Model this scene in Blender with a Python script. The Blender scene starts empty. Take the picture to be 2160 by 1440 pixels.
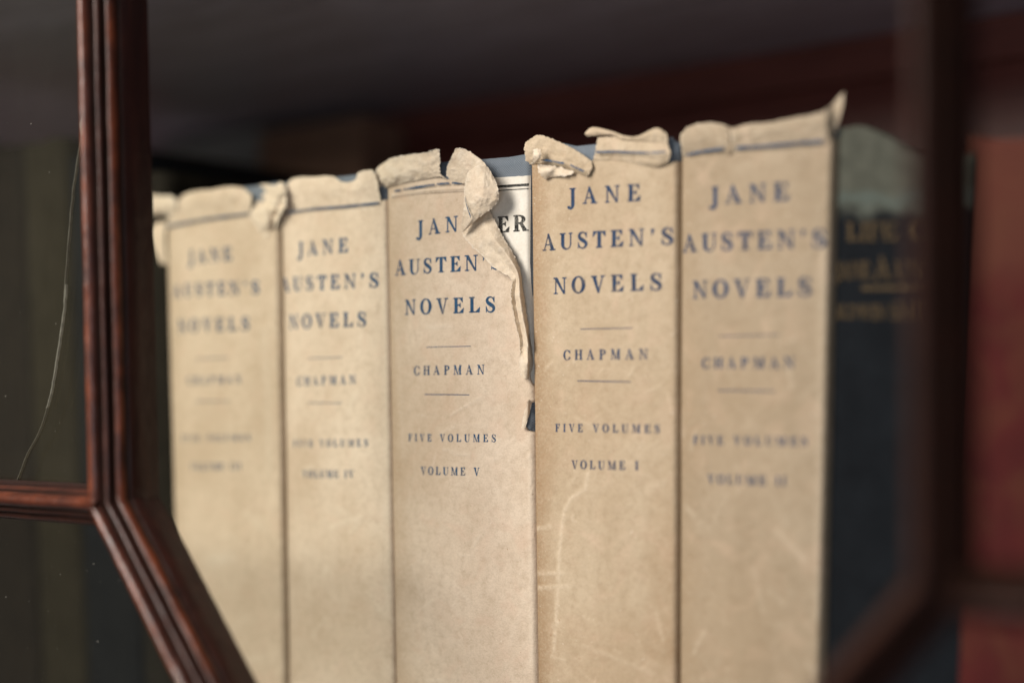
import bpy, bmesh, math, random
import numpy as np
from mathutils import Vector, noise as mnoise

random.seed(7)
rng = np.random.default_rng(11)
C = bpy.context.scene.collection
scene = bpy.context.scene
MM = 0.001

# ------------------------------------------------------------------ camera
THETA = math.radians(39.0)
FPX, CX, HY = 3200.0, 1080.0, 850.0        # focal length and horizon, in pixels of the 2160 px photograph
EZ, CY = 0.170, -0.267                     # eye height above the shelf, distance from the spines
cam = bpy.data.cameras.new('camera')
cam.sensor_width = 36.0
cam.lens = FPX / 2160.0 * 36.0
cam.shift_y = (HY - 720.0) / 2160.0
cam.clip_start, cam.clip_end = 0.01, 50.0
cam.dof.use_dof = True
cam.dof.focus_distance = 0.3450
cam.dof.aperture_fstop = 4.1
cam.dof.aperture_blades = 0
cam_ob = bpy.data.objects.new('camera', cam)
C.objects.link(cam_ob)
cam_ob.location = (0.0, CY, EZ)
cam_ob.rotation_euler = (math.radians(90), 0, THETA)
scene.camera = cam_ob

# ------------------------------------------------------------------ world, lamps, exposure
world = bpy.data.worlds.new('World')
scene.world = world
world.use_nodes = True
bg = world.node_tree.nodes['Background']
bg.inputs['Color'].default_value = (1.0, 0.97, 0.93, 1)
bg.inputs['Strength'].default_value = 0.085


def area(name, loc, target, sx, sy, power, col):
    d = bpy.data.lights.new(name, 'AREA')
    d.shape = 'RECTANGLE'
    d.size, d.size_y = sx, sy
    d.energy = power
    d.color = col
    o = bpy.data.objects.new(name, d)
    C.objects.link(o)
    o.location = loc
    o.rotation_euler = (Vector(target) - Vector(loc)).to_track_quat('-Z', 'Y').to_euler()
    return o


area('window_light', (-0.50, -0.80, 0.63), (-0.12, 0, 0.14), 0.42, 0.62, 15.8, (1.0, 0.935, 0.865))
area('second_window_light', (0.48, -1.00, 0.0), (0.0, 0.1, 0.26), 0.5, 0.6, 3.3, (0.84, 0.90, 1.0))

scene.view_settings.view_transform = 'Standard'
scene.view_settings.look = 'None'
scene.view_settings.exposure = 0.0
scene.view_settings.gamma = 1.0
scene.view_settings.use_curve_mapping = False
scene.render.engine = 'CYCLES'
scene.cycles.transparent_max_bounces = 16
scene.cycles.max_bounces = 8
scene.cycles.use_denoising = True

# ------------------------------------------------------------------ helpers
SN, CS = math.sin(THETA), math.cos(THETA)


def at(px, py, Y=0.0):
    """Point of the vertical plane y = Y that the photograph shows at this pixel."""
    u, v = (px - CX) / FPX, (HY - py) / FPX
    rx, ry = -SN + u * CS, CS + u * SN
    t = (Y - CY) / ry
    return Vector((t * rx, Y, EZ + t * v))


def link(o, parent=None, base=None):
    C.objects.link(o)
    if parent is not None:
        o.parent = parent
    return o


def mesh_ob(name, verts, faces, mat, parent=None, base=(0, 0, 0), smooth=True, attrs=None, solid=None, mats=None, fmat=None):
    bx, by, bz = base
    me = bpy.data.meshes.new(name)
    me.from_pydata([(v[0] - bx, v[1] - by, v[2] - bz) for v in verts], [], [tuple(f) for f in faces])
    me.update()
    for m in (mats or [mat]):
        me.materials.append(m)
    if fmat is not None:
        me.polygons.foreach_set('material_index', fmat)
    if smooth:
        me.polygons.foreach_set('use_smooth', [True] * len(me.polygons))
    for k, vals in (attrs or {}).items():
        a = me.attributes.new(k, 'FLOAT', 'POINT')
        a.data.foreach_set('value', np.asarray(vals, dtype=np.float32))
    if solid:                       # keep the cut edge of a sheet crisp
        cnt = {}
        for p in me.polygons:
            for k in p.edge_keys:
                cnt[k] = cnt.get(k, 0) + 1
        for e in me.edges:
            if cnt.get(tuple(sorted(e.vertices)), 0) == 1:
                e.use_edge_sharp = True
    o = bpy.data.objects.new(name, me)
    link(o, parent)
    if parent is None:
        o.location = base
    if solid:
        s = o.modifiers.new('thickness', 'SOLIDIFY')
        s.thickness = solid
        s.offset = 0.0
    return o


def empty(name, loc, label=None, cat=None, group=None):
    o = bpy.data.objects.new(name, None)
    o.empty_display_size = 0.02
    C.objects.link(o)
    o.location = loc
    if label: o['label'] = label
    if cat: o['category'] = cat
    if group: o['group'] = group
    return o


def box_vf(x0, x1, y0, y1, z0, z1, bev=0.0):
    bm = bmesh.new()
    bmesh.ops.create_cube(bm, size=1.0)
    for v in bm.verts:
        v.co = Vector((x0 + (v.co.x + .5) * (x1 - x0), y0 + (v.co.y + .5) * (y1 - y0), z0 + (v.co.z + .5) * (z1 - z0)))
    if bev:
        bmesh.ops.bevel(bm, geom=bm.edges[:], offset=bev, segments=2, affect='EDGES', profile=0.6)
    bm.verts.index_update()
    V = [tuple(v.co) for v in bm.verts]
    F = [[v.index for v in f.verts] for f in bm.faces]
    bm.free()
    return V, F


def nz(x, y, z=0.0):
    return mnoise.noise((x, y, z))


def fbm(x, y, z=0.0, o=4):
    s, a, f = 0.0, 1.0, 1.0
    for i in range(o):
        s += a * mnoise.noise((x * f + 13.7 * i, y * f, z + 3.1 * i))
        a *= 0.5
        f *= 2.1
    return s


# ------------------------------------------------------------------ materials
def new_mat(name):
    m = bpy.data.materials.new(name)
    m.use_nodes = True
    nt = m.node_tree
    nt.nodes.clear()
    return m, nt, nt.nodes, nt.links


def nd(nt, t, **kw):
    n = nt.nodes.new(t)
    for k, v in kw.items():
        setattr(n, k, v)
    return n


def base_nodes(nt, scale=(1000, 1000, 1000)):
    tc = nd(nt, 'ShaderNodeTexCoord')
    mp = nd(nt, 'ShaderNodeMapping')
    mp.inputs['Scale'].default_value = scale
    nt.links.new(tc.outputs['Object'], mp.inputs['Vector'])
    return mp.outputs['Vector']


def noise_n(nt, vec, scale, detail=4, rough=0.55, dist=0.0):
    n = nd(nt, 'ShaderNodeTexNoise')
    n.inputs['Scale'].default_value = scale
    n.inputs['Detail'].default_value = detail
    n.inputs['Roughness'].default_value = rough
    n.inputs['Distortion'].default_value = dist
    nt.links.new(vec, n.inputs['Vector'])
    return n.outputs['Fac']


def ramp(nt, fac, stops):
    r = nd(nt, 'ShaderNodeValToRGB')
    el = r.color_ramp.elements
    while len(el) < len(stops):
        el.new(0.5)
    for e, (p, c) in zip(el, stops):
        e.position = p
        e.color = (*c, 1) if len(c) == 3 else c
    nt.links.new(fac, r.inputs['Fac'])
    return r.outputs['Color']


def mix(nt, fac, a, b, mode='MIX'):
    m = nd(nt, 'ShaderNodeMix', data_type='RGBA', blend_type=mode)
    if isinstance(fac, (int, float)):
        m.inputs[0].default_value = fac
    else:
        nt.links.new(fac, m.inputs[0])
    for i, v in ((6, a), (7, b)):
        if isinstance(v, tuple):
            m.inputs[i].default_value = (*v, 1)
        else:
            nt.links.new(v, m.inputs[i])
    return m.outputs[2]


def math_n(nt, op, a, b=0.0, clamp=False):
    m = nd(nt, 'ShaderNodeMath', operation=op, use_clamp=clamp)
    for i, v in ((0, a), (1, b)):
        if isinstance(v, (int, float)):
            m.inputs[i].default_value = v
        else:
            nt.links.new(v, m.inputs[i])
    return m.outputs[0]


def bump(nt, h, dist, strength=1.0, nrm=None):
    b = nd(nt, 'ShaderNodeBump')
    b.inputs['Strength'].default_value = strength
    b.inputs['Distance'].default_value = dist
    nt.links.new(h, b.inputs['Height'])
    if nrm is not None:
        nt.links.new(nrm, b.inputs['Normal'])
    return b.outputs['Normal']


def finish(nt, col, rough, nrm=None, spec=0.5, coat=0.0, coat_rough=0.1):
    p = nd(nt, 'ShaderNodeBsdfPrincipled')
    out = nd(nt, 'ShaderNodeOutputMaterial')
    if isinstance(col, tuple):
        p.inputs['Base Color'].default_value = (*col, 1)
    else:
        nt.links.new(col, p.inputs['Base Color'])
    if isinstance(rough, (int, float)):
        p.inputs['Roughness'].default_value = rough
    else:
        nt.links.new(rough, p.inputs['Roughness'])
    p.inputs['Specular IOR Level'].default_value = spec
    p.inputs['Coat Weight'].default_value = coat
    p.inputs['Coat Roughness'].default_value = coat_rough
    if nrm is not None:
        nt.links.new(nrm, p.inputs['Normal'])
    nt.links.new(p.outputs['BSDF'], out.inputs['Surface'])
    return p


def attr(nt, name):
    a = nd(nt, 'ShaderNodeAttribute', attribute_name=name)
    return a.outputs['Fac']


def paper_mat(name, c_lo, c_hi, pale, brown_tone, pink=0.0, lump=0.0, tooth=0.55):
    m, nt, N, L = new_mat(name)
    vec = base_nodes(nt)
    big = noise_n(nt, vec, 0.055, 5, 0.6, 0.4)
    med = noise_n(nt, vec, 0.45, 6, 0.65)
    fine = noise_n(nt, vec, 2.6, 4, 0.7)
    col = ramp(nt, big, [(0.32, c_lo), (0.66, c_hi)])
    medc = ramp(nt, med, [(0.25, (0.80, 0.77, 0.73)), (0.5, (1, 1, 1)), (0.78, (1.10, 1.10, 1.11))])
    col = mix(nt, 0.85, col, medc, 'MULTIPLY')
    finec = ramp(nt, fine, [(0.30, (0.84, 0.82, 0.78)), (0.52, (1, 1, 1)), (0.75, (1.07, 1.07, 1.08))])
    col = mix(nt, 0.8, col, finec, 'MULTIPLY')
    # pinkish foxing patches
    fx = noise_n(nt, vec, 0.13, 3, 0.5, 0.8)
    fx = ramp(nt, fx, [(0.52, (0, 0, 0)), (0.70, (1, 1, 1))])
    col = mix(nt, math_n(nt, 'MULTIPLY', fx, 0.28 + pink), col, (0.61, 0.445, 0.325))
    # brown tone, grainy at its edge
    s = attr(nt, 'brown_tone')
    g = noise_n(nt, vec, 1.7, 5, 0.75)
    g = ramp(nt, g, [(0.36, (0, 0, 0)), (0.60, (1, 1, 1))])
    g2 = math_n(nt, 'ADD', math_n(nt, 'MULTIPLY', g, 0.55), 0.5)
    col = mix(nt, math_n(nt, 'MULTIPLY', s, g2, True), col, brown_tone)
    # pale scuffs
    w = attr(nt, 'wear')
    wn = noise_n(nt, vec, 1.1, 5, 0.7)
    wn = ramp(nt, wn, [(0.34, (0, 0, 0)), (0.58, (1, 1, 1))])
    col = mix(nt, math_n(nt, 'MULTIPLY', w, math_n(nt, 'ADD', math_n(nt, 'MULTIPLY', wn, 0.6), 0.35), True), col, pale)
    # fibres and specks
    mp2 = nd(nt, 'ShaderNodeMapping')
    mp2.inputs['Rotation'].default_value = (0.3, 0.9, 0.2)
    mp2.inputs['Scale'].default_value = (0.9, 0.9, 4.2)
    nt.links.new(vec, mp2.inputs['Vector'])
    fb = noise_n(nt, mp2.outputs['Vector'], 1.25, 2, 0.5, 1.2)
    fb = ramp(nt, fb, [(0.665, (0, 0, 0)), (0.72, (1, 1, 1))])
    col = mix(nt, math_n(nt, 'MULTIPLY', fb, 0.38), col, (0.30, 0.19, 0.11))
    sp = noise_n(nt, vec, 0.95, 2, 0.5)
    sp = ramp(nt, sp, [(0.735, (0, 0, 0)), (0.77, (1, 1, 1))])
    col = mix(nt, math_n(nt, 'MULTIPLY', sp, 0.6), col, (0.28, 0.15, 0.08))
    sp2 = noise_n(nt, vec, 1.45, 2, 0.5)
    sp2 = ramp(nt, sp2, [(0.72, (0, 0, 0)), (0.75, (1, 1, 1))])
    col = mix(nt, math_n(nt, 'MULTIPLY', sp2, 0.5), col, (0.80, 0.72, 0.60))
    n1 = bump(nt, fine, 0.00014 if tooth > .9 else 0.00010, tooth)
    n2 = bump(nt, med, 0.00018 if tooth > .9 else 0.00040, 0.6, n1)
    n2 = bump(nt, math_n(nt, 'MULTIPLY', w, wn), 0.00025, 0.6, n2)
    if lump:
        lm = noise_n(nt, vec, 0.75, 5, 0.6, 0.5)
        n2 = bump(nt, lm, 0.0011, lump, n2)
    finish(nt, col, 0.82, n2, 0.25)
    return m


M_PAPER = {
    'III': paper_mat('jacket_paper_warm', (0.559, 0.444, 0.319), (0.655, 0.536, 0.399), (0.72, 0.62, 0.48), (0.36, 0.265, 0.165)),
    'IV': paper_mat('jacket_paper_light', (0.589, 0.473, 0.349), (0.685, 0.570, 0.439), (0.73, 0.63, 0.49), (0.40, 0.29, 0.185)),
    'V': paper_mat('jacket_paper_pink', (0.571, 0.455, 0.336), (0.661, 0.545, 0.419), (0.73, 0.62, 0.49), (0.42, 0.30, 0.19), 0.15),
    'I': paper_mat('jacket_paper_toned', (0.436, 0.342, 0.231), (0.509, 0.413, 0.292), (0.68, 0.56, 0.41), (0.30, 0.19, 0.10)),
    'II': paper_mat('jacket_paper_dull', (0.330, 0.261, 0.179), (0.400, 0.323, 0.229), (0.62, 0.52, 0.39), (0.31, 0.22, 0.13)),
}
M_TORN = paper_mat('torn_paper', (0.61, 0.50, 0.37), (0.71, 0.605, 0.465), (0.80, 0.72, 0.60), (0.42, 0.29, 0.17), 0.0, 0.0, 1.0)


def ink_mat(name, c1, c2, gaps=0.33):
    m, nt, N, L = new_mat(name)
    vec = base_nodes(nt)
    a = noise_n(nt, vec, 0.5, 4, 0.6)
    col = ramp(nt, a, [(0.35, c1), (0.65, c2)])
    n = noise_n(nt, vec, 3.4, 3, 0.7)
    n = ramp(nt, n, [(gaps - 0.13, (0, 0, 0)), (gaps + 0.03, (1, 1, 1))])
    rub = ramp(nt, noise_n(nt, vec, 0.22, 5, 0.65), [(0.33, (0.55, 0.55, 0.55)), (0.50, (1, 1, 1))])
    n = math_n(nt, 'MULTIPLY', n, rub)
    p = nd(nt, 'ShaderNodeBsdfPrincipled')
    nt.links.new(col, p.inputs['Base Color'])
    p.inputs['Roughness'].default_value = 0.7
    p.inputs['Specular IOR Level'].default_value = 0.25
    t = nd(nt, 'ShaderNodeBsdfTransparent')
    ms = nd(nt, 'ShaderNodeMixShader')
    nt.links.new(n, ms.inputs[0])
    nt.links.new(t.outputs[0], ms.inputs[1])
    nt.links.new(p.outputs[0], ms.inputs[2])
    out = nd(nt, 'ShaderNodeOutputMaterial')
    nt.links.new(ms.outputs[0], out.inputs['Surface'])
    return m


M_INK = ink_mat('blue_ink', (0.009, 0.045, 0.108), (0.020, 0.078, 0.155))
M_INK_DARK = ink_mat('navy_ink', (0.008, 0.027, 0.072), (0.016, 0.045, 0.102))
M_INK_RULE = ink_mat('worn_blue_ink', (0.009, 0.045, 0.108), (0.020, 0.078, 0.155), 0.45)
M_BLACK_INK = ink_mat('black_ink', (0.012, 0.012, 0.011), (0.030, 0.029, 0.026), 0.45)
M_GOLD = ink_mat('worn_gilt', (0.068, 0.043, 0.016), (0.10, 0.066, 0.028), 0.51)


def cloth_mat(name, c1, c2, thread=0.30, wear=None, rough=0.75, spec=0.3):
    m, nt, N, L = new_mat(name)
    vec = base_nodes(nt)
    sx = nd(nt, 'ShaderNodeSeparateXYZ')
    nt.links.new(vec, sx.inputs[0])
    k = math.pi / thread
    wob = noise_n(nt, vec, 0.8, 3)
    a = math_n(nt, 'SINE', math_n(nt, 'ADD', math_n(nt, 'MULTIPLY', sx.outputs['X'], k), math_n(nt, 'MULTIPLY', wob, 3.0)))
    b = math_n(nt, 'SINE', math_n(nt, 'ADD', math_n(nt, 'MULTIPLY', sx.outputs['Z'], k), math_n(nt, 'MULTIPLY', wob, 2.0)))
    w = math_n(nt, 'ADD', math_n(nt, 'MULTIPLY', math_n(nt, 'MULTIPLY', a, b), 0.5), 0.5)
    big = noise_n(nt, vec, 0.12, 5, 0.6)
    col = ramp(nt, big, [(0.3, c1), (0.7, c2)])
    wc = ramp(nt, w, [(0.15, (0.62, 0.62, 0.62)), (0.85, (1.22, 1.22, 1.22))])
    fine = noise_n(nt, vec, 2.2, 3, 0.7)
    col = mix(nt, 0.8, col, wc, 'MULTIPLY')
    fr = ramp(nt, fine, [(0.62, (0, 0, 0)), (0.74, (1, 1, 1))])
    col = mix(nt, math_n(nt, 'MULTIPLY', fr, 0.35), col, tuple(min(1, c * 2.2 + 0.03) for c in c2))
    if wear:
        col = wear(nt, vec, col)
    finish(nt, col, rough, bump(nt, w, 0.00012, 0.8), spec)
    return m


M_BLUECLOTH = cloth_mat('grey_blue_cloth', (0.125, 0.152, 0.180), (0.185, 0.212, 0.240))


def faded_top(nt, vec, col):
    """The head of the old navy spine is rubbed to a grey green; the tide line runs unevenly across it."""
    sx = nd(nt, 'ShaderNodeSeparateXYZ')
    nt.links.new(vec, sx.inputs[0])
    n = noise_n(nt, vec, 0.09, 4, 0.6)
    h = math_n(nt, 'ADD', sx.outputs['Z'], math_n(nt, 'MULTIPLY', math_n(nt, 'SUBTRACT', n, 0.5), 11.0))
    up = math_n(nt, 'MULTIPLY', math_n(nt, 'SUBTRACT', h, 205.2), 0.55, True)
    tide = math_n(nt, 'SUBTRACT', 1.0, math_n(nt, 'MULTIPLY', math_n(nt, 'ABSOLUTE', math_n(nt, 'SUBTRACT', h, 208.2)), 0.45), True)
    mott = ramp(nt, noise_n(nt, vec, 0.3, 5, 0.65), [(0.3, (0.052, 0.054, 0.043)), (0.7, (0.086, 0.088, 0.070))])
    col = mix(nt, up, col, mott)
    return mix(nt, math_n(nt, 'MULTIPLY', tide, 0.55), col, (0.090, 0.118, 0.108))


M_NAVY = cloth_mat('navy_cloth', (0.0052, 0.0064, 0.0082), (0.0088, 0.0108, 0.0135), 0.4, faded_top, 0.85, 0.08)


def red_bands(nt, vec, col):
    sx = nd(nt, 'ShaderNodeSeparateXYZ')
    nt.links.new(vec, sx.inputs[0])
    n = noise_n(nt, vec, 0.05, 4, 0.6)
    n2 = ramp(nt, noise_n(nt, vec, 0.10, 3, 0.6, 0.6), [(0.42, (0, 0, 0)), (0.62, (1, 1, 1))])
    col = mix(nt, math_n(nt, 'MULTIPLY', n2, 0.30), col, (0.085, 0.035, 0.017))
    up = math_n(nt, 'MULTIPLY', math_n(nt, 'SUBTRACT', math_n(nt, 'ADD', sx.outputs['Z'], math_n(nt, 'MULTIPLY', n, 14.0)), 196.0), 0.12, True)
    return mix(nt, math_n(nt, 'MULTIPLY', up, 0.6), col, (0.088, 0.032, 0.020))


M_RED = cloth_mat('faded_red_cloth', (0.048, 0.0085, 0.0085), (0.066, 0.0115, 0.0105), 0.4, red_bands, 0.8, 0.1)
M_OLIVE = cloth_mat('olive_cloth', (0.022, 0.017, 0.009), (0.034, 0.027, 0.016), 0.4, None, 0.85, 0.1)
M_DARKOLIVE = cloth_mat('dark_green_cloth', (0.012, 0.010, 0.007), (0.019, 0.016, 0.011), 0.4, None, 0.85, 0.1)
M_BLACKBLUE = cloth_mat('black_blue_cloth', (0.006, 0.007, 0.009), (0.011, 0.012, 0.014), 0.4, None, 0.85, 0.1)
M_BROWN = cloth_mat('tan_brown_cloth', (0.20, 0.11, 0.072), (0.26, 0.145, 0.095), 0.4)
M_SLATE = cloth_mat('slate_cloth', (0.21, 0.205, 0.195), (0.27, 0.265, 0.25), 0.4)
M_DBROWN = cloth_mat('dark_brown_cloth', (0.013, 0.009, 0.006), (0.021, 0.015, 0.010), 0.4, None, 0.85, 0.1)


def pages_mat():
    m, nt, N, L = new_mat('page_edges')
    vec = base_nodes(nt)
    mp = nd(nt, 'ShaderNodeMapping')
    mp.inputs['Scale'].default_value = (9, 0.05, 0.05)
    nt.links.new(vec, mp.inputs['Vector'])
    n = noise_n(nt, mp.outputs[0], 1.0, 3)
    finish(nt, ramp(nt, n, [(0.3, (0.42, 0.34, 0.23)), (0.7, (0.6, 0.5, 0.36))]), 0.9)
    return m


M_PAGES = pages_mat()


def label_mat():
    m, nt, N, L = new_mat('spine_label_paper')
    vec = base_nodes(nt)
    a = noise_n(nt, vec, 0.3, 5, 0.6)
    f = noise_n(nt, vec, 2.2, 3, 0.7)
    col = ramp(nt, a, [(0.3, (0.66, 0.61, 0.52)), (0.7, (0.76, 0.72, 0.64))])
    col = mix(nt, 0.7, col, ramp(nt, f, [(0.3, (0.9, 0.88, 0.84)), (0.6, (1.02, 1.02, 1.02))]), 'MULTIPLY')
    s = ramp(nt, noise_n(nt, vec, 1.3, 2), [(0.73, (0, 0, 0)), (0.77, (1, 1, 1))])
    col = mix(nt, math_n(nt, 'MULTIPLY', s, 0.5), col, (0.35, 0.27, 0.18))
    finish(nt, col, 0.75, bump(nt, f, 0.00008, 0.5), 0.3)
    return m


M_LABEL = label_mat()


def wood_mat(name, c1, c2, c3, rough, coat, grain=(0.9, 0.9, 0.06), scale=1.0):
    m, nt, N, L = new_mat(name)
    vec = base_nodes(nt)
    mp = nd(nt, 'ShaderNodeMapping')
    mp.inputs['Scale'].default_value = grain
    nt.links.new(vec, mp.inputs['Vector'])
    g = noise_n(nt, mp.outputs[0], 0.55 * scale, 6, 0.65, 0.8)
    g2 = noise_n(nt, mp.outputs[0], 2.4 * scale, 4, 0.7)
    col = ramp(nt, g, [(0.30, c1), (0.52, c2), (0.74, c3)])
    col = mix(nt, 0.6, col, ramp(nt, g2, [(0.35, (0.66, 0.62, 0.6)), (0.6, (1.05, 1.05, 1.05))]), 'MULTIPLY')
    d = attr(nt, 'grime_shade')
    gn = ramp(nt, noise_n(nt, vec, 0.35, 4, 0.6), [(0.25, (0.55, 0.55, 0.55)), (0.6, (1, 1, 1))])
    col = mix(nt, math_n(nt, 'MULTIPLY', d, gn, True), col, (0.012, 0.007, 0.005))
    r = attr(nt, 'rub')
    rn = ramp(nt, noise_n(nt, vec, 0.16, 4, 0.65), [(0.34, (0.15, 0.15, 0.15)), (0.66, (1, 1, 1))])
    col = mix(nt, math_n(nt, 'MULTIPLY', r, rn, True), col, (0.25, 0.058, 0.019))
    rr = math_n(nt, 'ADD', math_n(nt, 'MULTIPLY', g2, 0.18), rough - 0.09)
    n1 = bump(nt, g2, 0.00010, 0.5)
    lm = noise_n(nt, vec, 0.22, 3, 0.5)
    n1 = bump(nt, lm, 0.0006, 0.6, n1)
    rr = math_n(nt, 'ADD', rr, math_n(nt, 'MULTIPLY', d, 0.35), True)
    p = finish(nt, col, rr, n1, 0.4, coat, 0.22)
    clean = math_n(nt, 'SUBTRACT', 1.0, d, True)
    nt.links.new(math_n(nt, 'MULTIPLY', clean, coat), p.inputs['Coat Weight'])
    nt.links.new(math_n(nt, 'MULTIPLY', clean, 0.4), p.inputs['Specular IOR Level'])
    return m


M_WOOD = wood_mat('mahogany_bar', (0.016, 0.0042, 0.003), (0.030, 0.0075, 0.005), (0.055, 0.014, 0.008), 0.32, 0.18)
M_CASE = wood_mat('mahogany_case', (0.115, 0.030, 0.023), (0.155, 0.041, 0.031), (0.195, 0.054, 0.040), 0.5, 0.2, (0.06, 0.9, 0.9), 0.35)
M_SHELF = wood_mat('daylit_shelf_wood', (0.36, 0.335, 0.385), (0.45, 0.42, 0.50), (0.54, 0.51, 0.60), 0.45, 0.2, (0.05, 0.5, 0.5), 0.35)  # cool daylight on the underside is put into this bluish wood colour


def glass_mat(name, lo, hi):
    m, nt, N, L = new_mat(name)
    vec = base_nodes(nt)
    wv = noise_n(nt, vec, 0.012, 2, 0.4)
    nrm = bump(nt, wv, 0.0015, 0.25)
    lw = nd(nt, 'ShaderNodeLayerWeight')
    nt.links.new(nrm, lw.inputs['Normal'])
    fr = math_n(nt, 'ADD', math_n(nt, 'MULTIPLY', math_n(nt, 'POWER', lw.outputs['Facing'], 5.0), 0.96), 0.04)
    t = nd(nt, 'ShaderNodeBsdfTransparent')
    t.inputs['Color'].default_value = (0.94, 0.95, 0.92, 1)
    g = nd(nt, 'ShaderNodeBsdfGlossy')
    g.inputs['Roughness'].default_value = 0.06
    nt.links.new(nrm, g.inputs['Normal'])
    ms = nd(nt, 'ShaderNodeMixShader')
    nt.links.new(fr, ms.inputs[0])
    nt.links.new(t.outputs[0], ms.inputs[1])
    nt.links.new(g.outputs[0], ms.inputs[2])
    # thin film of dirt
    d = nd(nt, 'ShaderNodeBsdfDiffuse')
    d.inputs['Color'].default_value = (0.45, 0.42, 0.34, 1)
    mps = nd(nt, 'ShaderNodeMapping')
    mps.inputs['Scale'].default_value = (1.0, 1.0, 0.16)
    nt.links.new(vec, mps.inputs['Vector'])
    dn = ramp(nt, noise_n(nt, mps.outputs[0], 0.09, 6, 0.7, 0.6), [(0.3, (lo, lo, lo)), (0.75, (hi, hi, hi))])
    m2 = nd(nt, 'ShaderNodeMixShader')
    nt.links.new(dn, m2.inputs[0])
    nt.links.new(ms.outputs[0], m2.inputs[1])
    nt.links.new(d.outputs[0], m2.inputs[2])
    out = nd(nt, 'ShaderNodeOutputMaterial')
    nt.links.new(m2.outputs[0], out.inputs['Surface'])
    return m


M_GLASS = glass_mat('old_window_glass', 0.002, 0.010)
M_GLASS_CLEAN = glass_mat('clean_window_glass', 0.001, 0.004)


def plain_mat(name, col, rough):
    m, nt, N, L = new_mat(name)
    vec = base_nodes(nt)
    n = noise_n(nt, vec, 1.2, 3)
    c = ramp(nt, n, [(0.3, tuple(x * 0.75 for x in col)), (0.7, tuple(min(1, x * 1.2) for x in col))])
    finish(nt, c, rough)
    return m


M_DUST = plain_mat('dust', (0.24, 0.225, 0.19), 0.9)
M_CRACK = plain_mat('crack_edge', (0.085, 0.08, 0.058), 0.4)
M_CHIP_GLINT = plain_mat('glass_chip_glint', (0.21, 0.205, 0.165), 0.3)
M_WALL = plain_mat('plaster', (0.28, 0.26, 0.22), 0.9)

# ------------------------------------------------------------------ lettering: a serif alphabet as distance fields
T, H = 0.215, 0.066


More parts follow.
